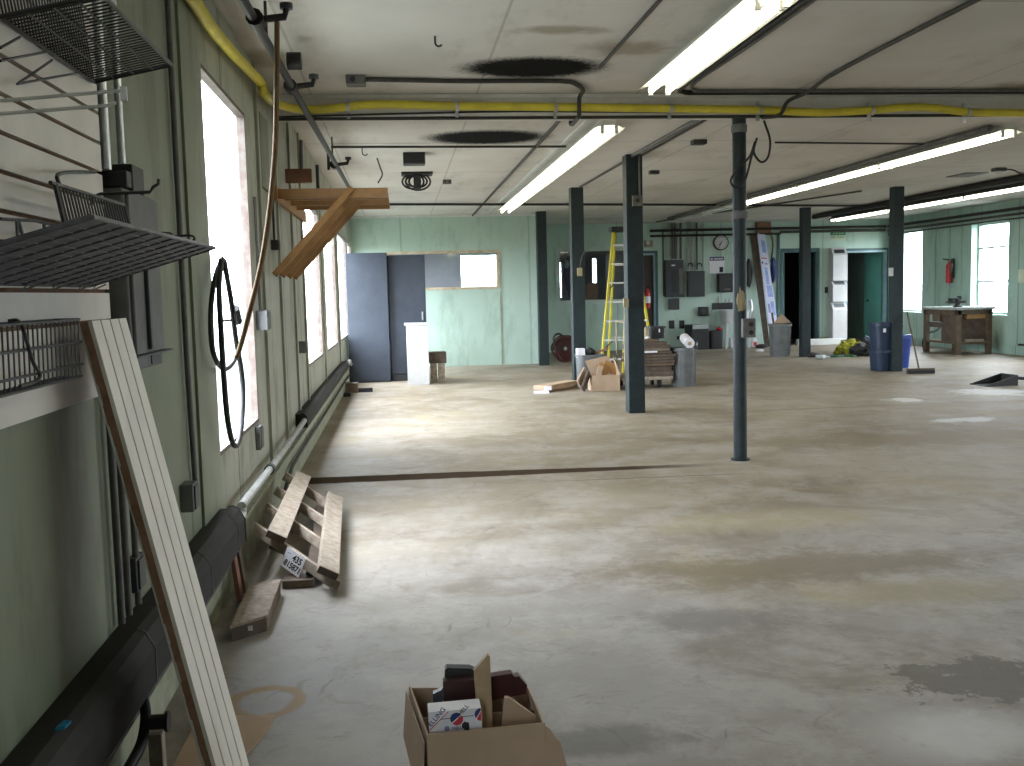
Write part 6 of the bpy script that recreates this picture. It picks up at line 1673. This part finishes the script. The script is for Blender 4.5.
# dustpan
g = F_(1003, 386)
o = thing('dustpan', 'large black dustpan lying on the floor at the right edge', 'dustpan', (g.x, g.y, 0))
a, b_ = P(985, 386, 'y', g.y), P(1017, 387, 'y', g.y)
zt = P(1016, 375, 'y', g.y).z
MB().ext([V((a.x, g.y - 0.02, 0.0)), V((a.x, g.y - 0.02, 0.008)), V((b_.x, g.y - 0.02, zt)), V((b_.x, g.y - 0.02, 0.0))], (0, 0.02, 0)).build('side_wall', 'black', o)
MB().ext([V((a.x, g.y + 0.34, 0.0)), V((a.x, g.y + 0.34, 0.008)), V((b_.x, g.y + 0.34, zt)), V((b_.x, g.y + 0.34, 0.0))], (0, 0.02, 0)).build('side_wall', 'black', o)
MB().box(a.x, b_.x, g.y, g.y + 0.34, 0.0, 0.008).build('scoop', 'black', o)
MB().box(b_.x - 0.012, b_.x, g.y, g.y + 0.34, 0.008, zt).build('back_wall', 'black', o)
MB().tube([(b_.x - 0.01, g.y + 0.06, 0.10), (b_.x + 0.6, g.y - 0.06, 0.03)], 0.022, 10).build('handle', 'dark_box', o, True)
# right wall heater, sign
o = thing('wall_heater', 'dark heater rail along the right wall beyond the workbench', 'heater', (XR - 0.07, 14, 0.4))
MB().box(XR - 0.10, XR - 0.005, 9.0, 17.0, 0.40, 0.52).build('cover', 'heater', o, bevel=0.01)
pipe('return_pipe', [(XR - 0.08, 9.0, 0.2), (XR - 0.08, 17.3, 0.2)], 0.02, 'black_pipe', 'thin dark pipe low along the right wall', 'pipe')
c = P(1021, 276, 'x', XR - 0.01)
tag(MB().box(XR - 0.012, XR, c.y - 0.35, c.y + 0.08, c.z - 0.12, c.z + 0.12).build('notice', 'sign_cream', None), 'pale blank notice on the right wall at the picture edge', 'notice')
wb('electric_box', 0, 0, 1, 1, 0.01, 'black', '', '') if False else None
y_ = P(961, 302, 'x', XR).y
o = thing('outlet_box', 'dark outlet box on the right wall above the workbench', 'outlet', (XR - 0.03, y_, 0.93))
MB().box(XR - 0.06, XR - 0.03, y_ - 0.05, y_ + 0.05, 0.95, 1.09).build('box', 'dark_box', o)

# things seen through the interior window of the back wall
c = P(568, 270, 'y', YB + 0.5)
tag(MB().blob((c.x + 0.05, YB + 0.5, 1.72), (0.13, 0.12, 0.5), 4, 0.3, 1.6, 4).build('hanging_coat', 'purple', None, True), 'purple coat hanging behind the interior window', 'coat')
c = P(566.5, 264, 'y', YB + 0.30)
tag(MB().blob((c.x, YB + 0.36, c.z), (0.07, 0.06, 0.1), 7, 0.2).build('pale_cap', 'bench_top', None, True), 'pale cap hanging above the purple coat behind the interior window', 'cap')
a, b_ = P(585.5, 283, 'y', YB + 0.35), P(598.5, 301, 'y', YB + 0.35)
tag(MB().box(a.x, b_.x, YB + 0.33, YB + 0.36, b_.z - 0.1, a.z).build('brown_board', 'wood_red', None, bevel=0.02), 'brown board standing behind the interior window, right of the third column', 'board')
tag(MB().box(P(606, 290, 'y', YB + 0.5).x, P(640, 290, 'y', YB + 0.5).x, YB + 0.45, YB + 0.5, 0.4, 2.2).build('grey_screen', 'wall_inner', None), 'pale grey screen panel behind the interior window and the ladder', 'panel')

# ------------------------------------------------------------------ daylight
w = bpy.data.worlds.new('overcast_sky')
SC.world = w
w.use_nodes = True
nt = w.node_tree
bg = nt.nodes['Background']
tc = nt.nodes.new('ShaderNodeTexCoord')
sx = nt.nodes.new('ShaderNodeSeparateXYZ')
nt.links.new(tc.outputs['Generated'], sx.inputs[0])
rp = nt.nodes.new('ShaderNodeValToRGB')          # overcast sky: dim ground, bright dome
rp.color_ramp.elements[0].position = 0.47
rp.color_ramp.elements[0].color = (0.085, 0.09, 0.085, 1)
rp.color_ramp.elements[1].position = 0.53
rp.color_ramp.elements[1].color = (0.62, 0.65, 0.72, 1)
e = rp.color_ramp.elements.new(1.0)
e.color = (0.92, 0.95, 1.04, 1)
mr = nt.nodes.new('ShaderNodeMath'); mr.operation = 'MULTIPLY_ADD'
mr.inputs[1].default_value = 0.5; mr.inputs[2].default_value = 0.5
nt.links.new(sx.outputs[2], mr.inputs[0])
nt.links.new(mr.outputs[0], rp.inputs['Fac'])
nt.links.new(rp.outputs['Color'], bg.inputs[0])
bg.inputs[1].default_value = 36.0

# ------------------------------------------------------------------ view
vs = SC.view_settings
vs.view_transform = 'Standard'
vs.look = 'None'
vs.gamma = 1.0
vs.use_curve_mapping = False
vs.exposure = 0.22
try:
    SC.cycles.use_denoising = True
    SC.cycles.max_bounces = 10
    SC.cycles.diffuse_bounces = 6
    SC.cycles.transparent_max_bounces = 12
    SC.cycles.sample_clamp_indirect = 6.0
    SC.cycles.caustics_reflective = False
    SC.cycles.caustics_refractive = False
except Exception:
    pass
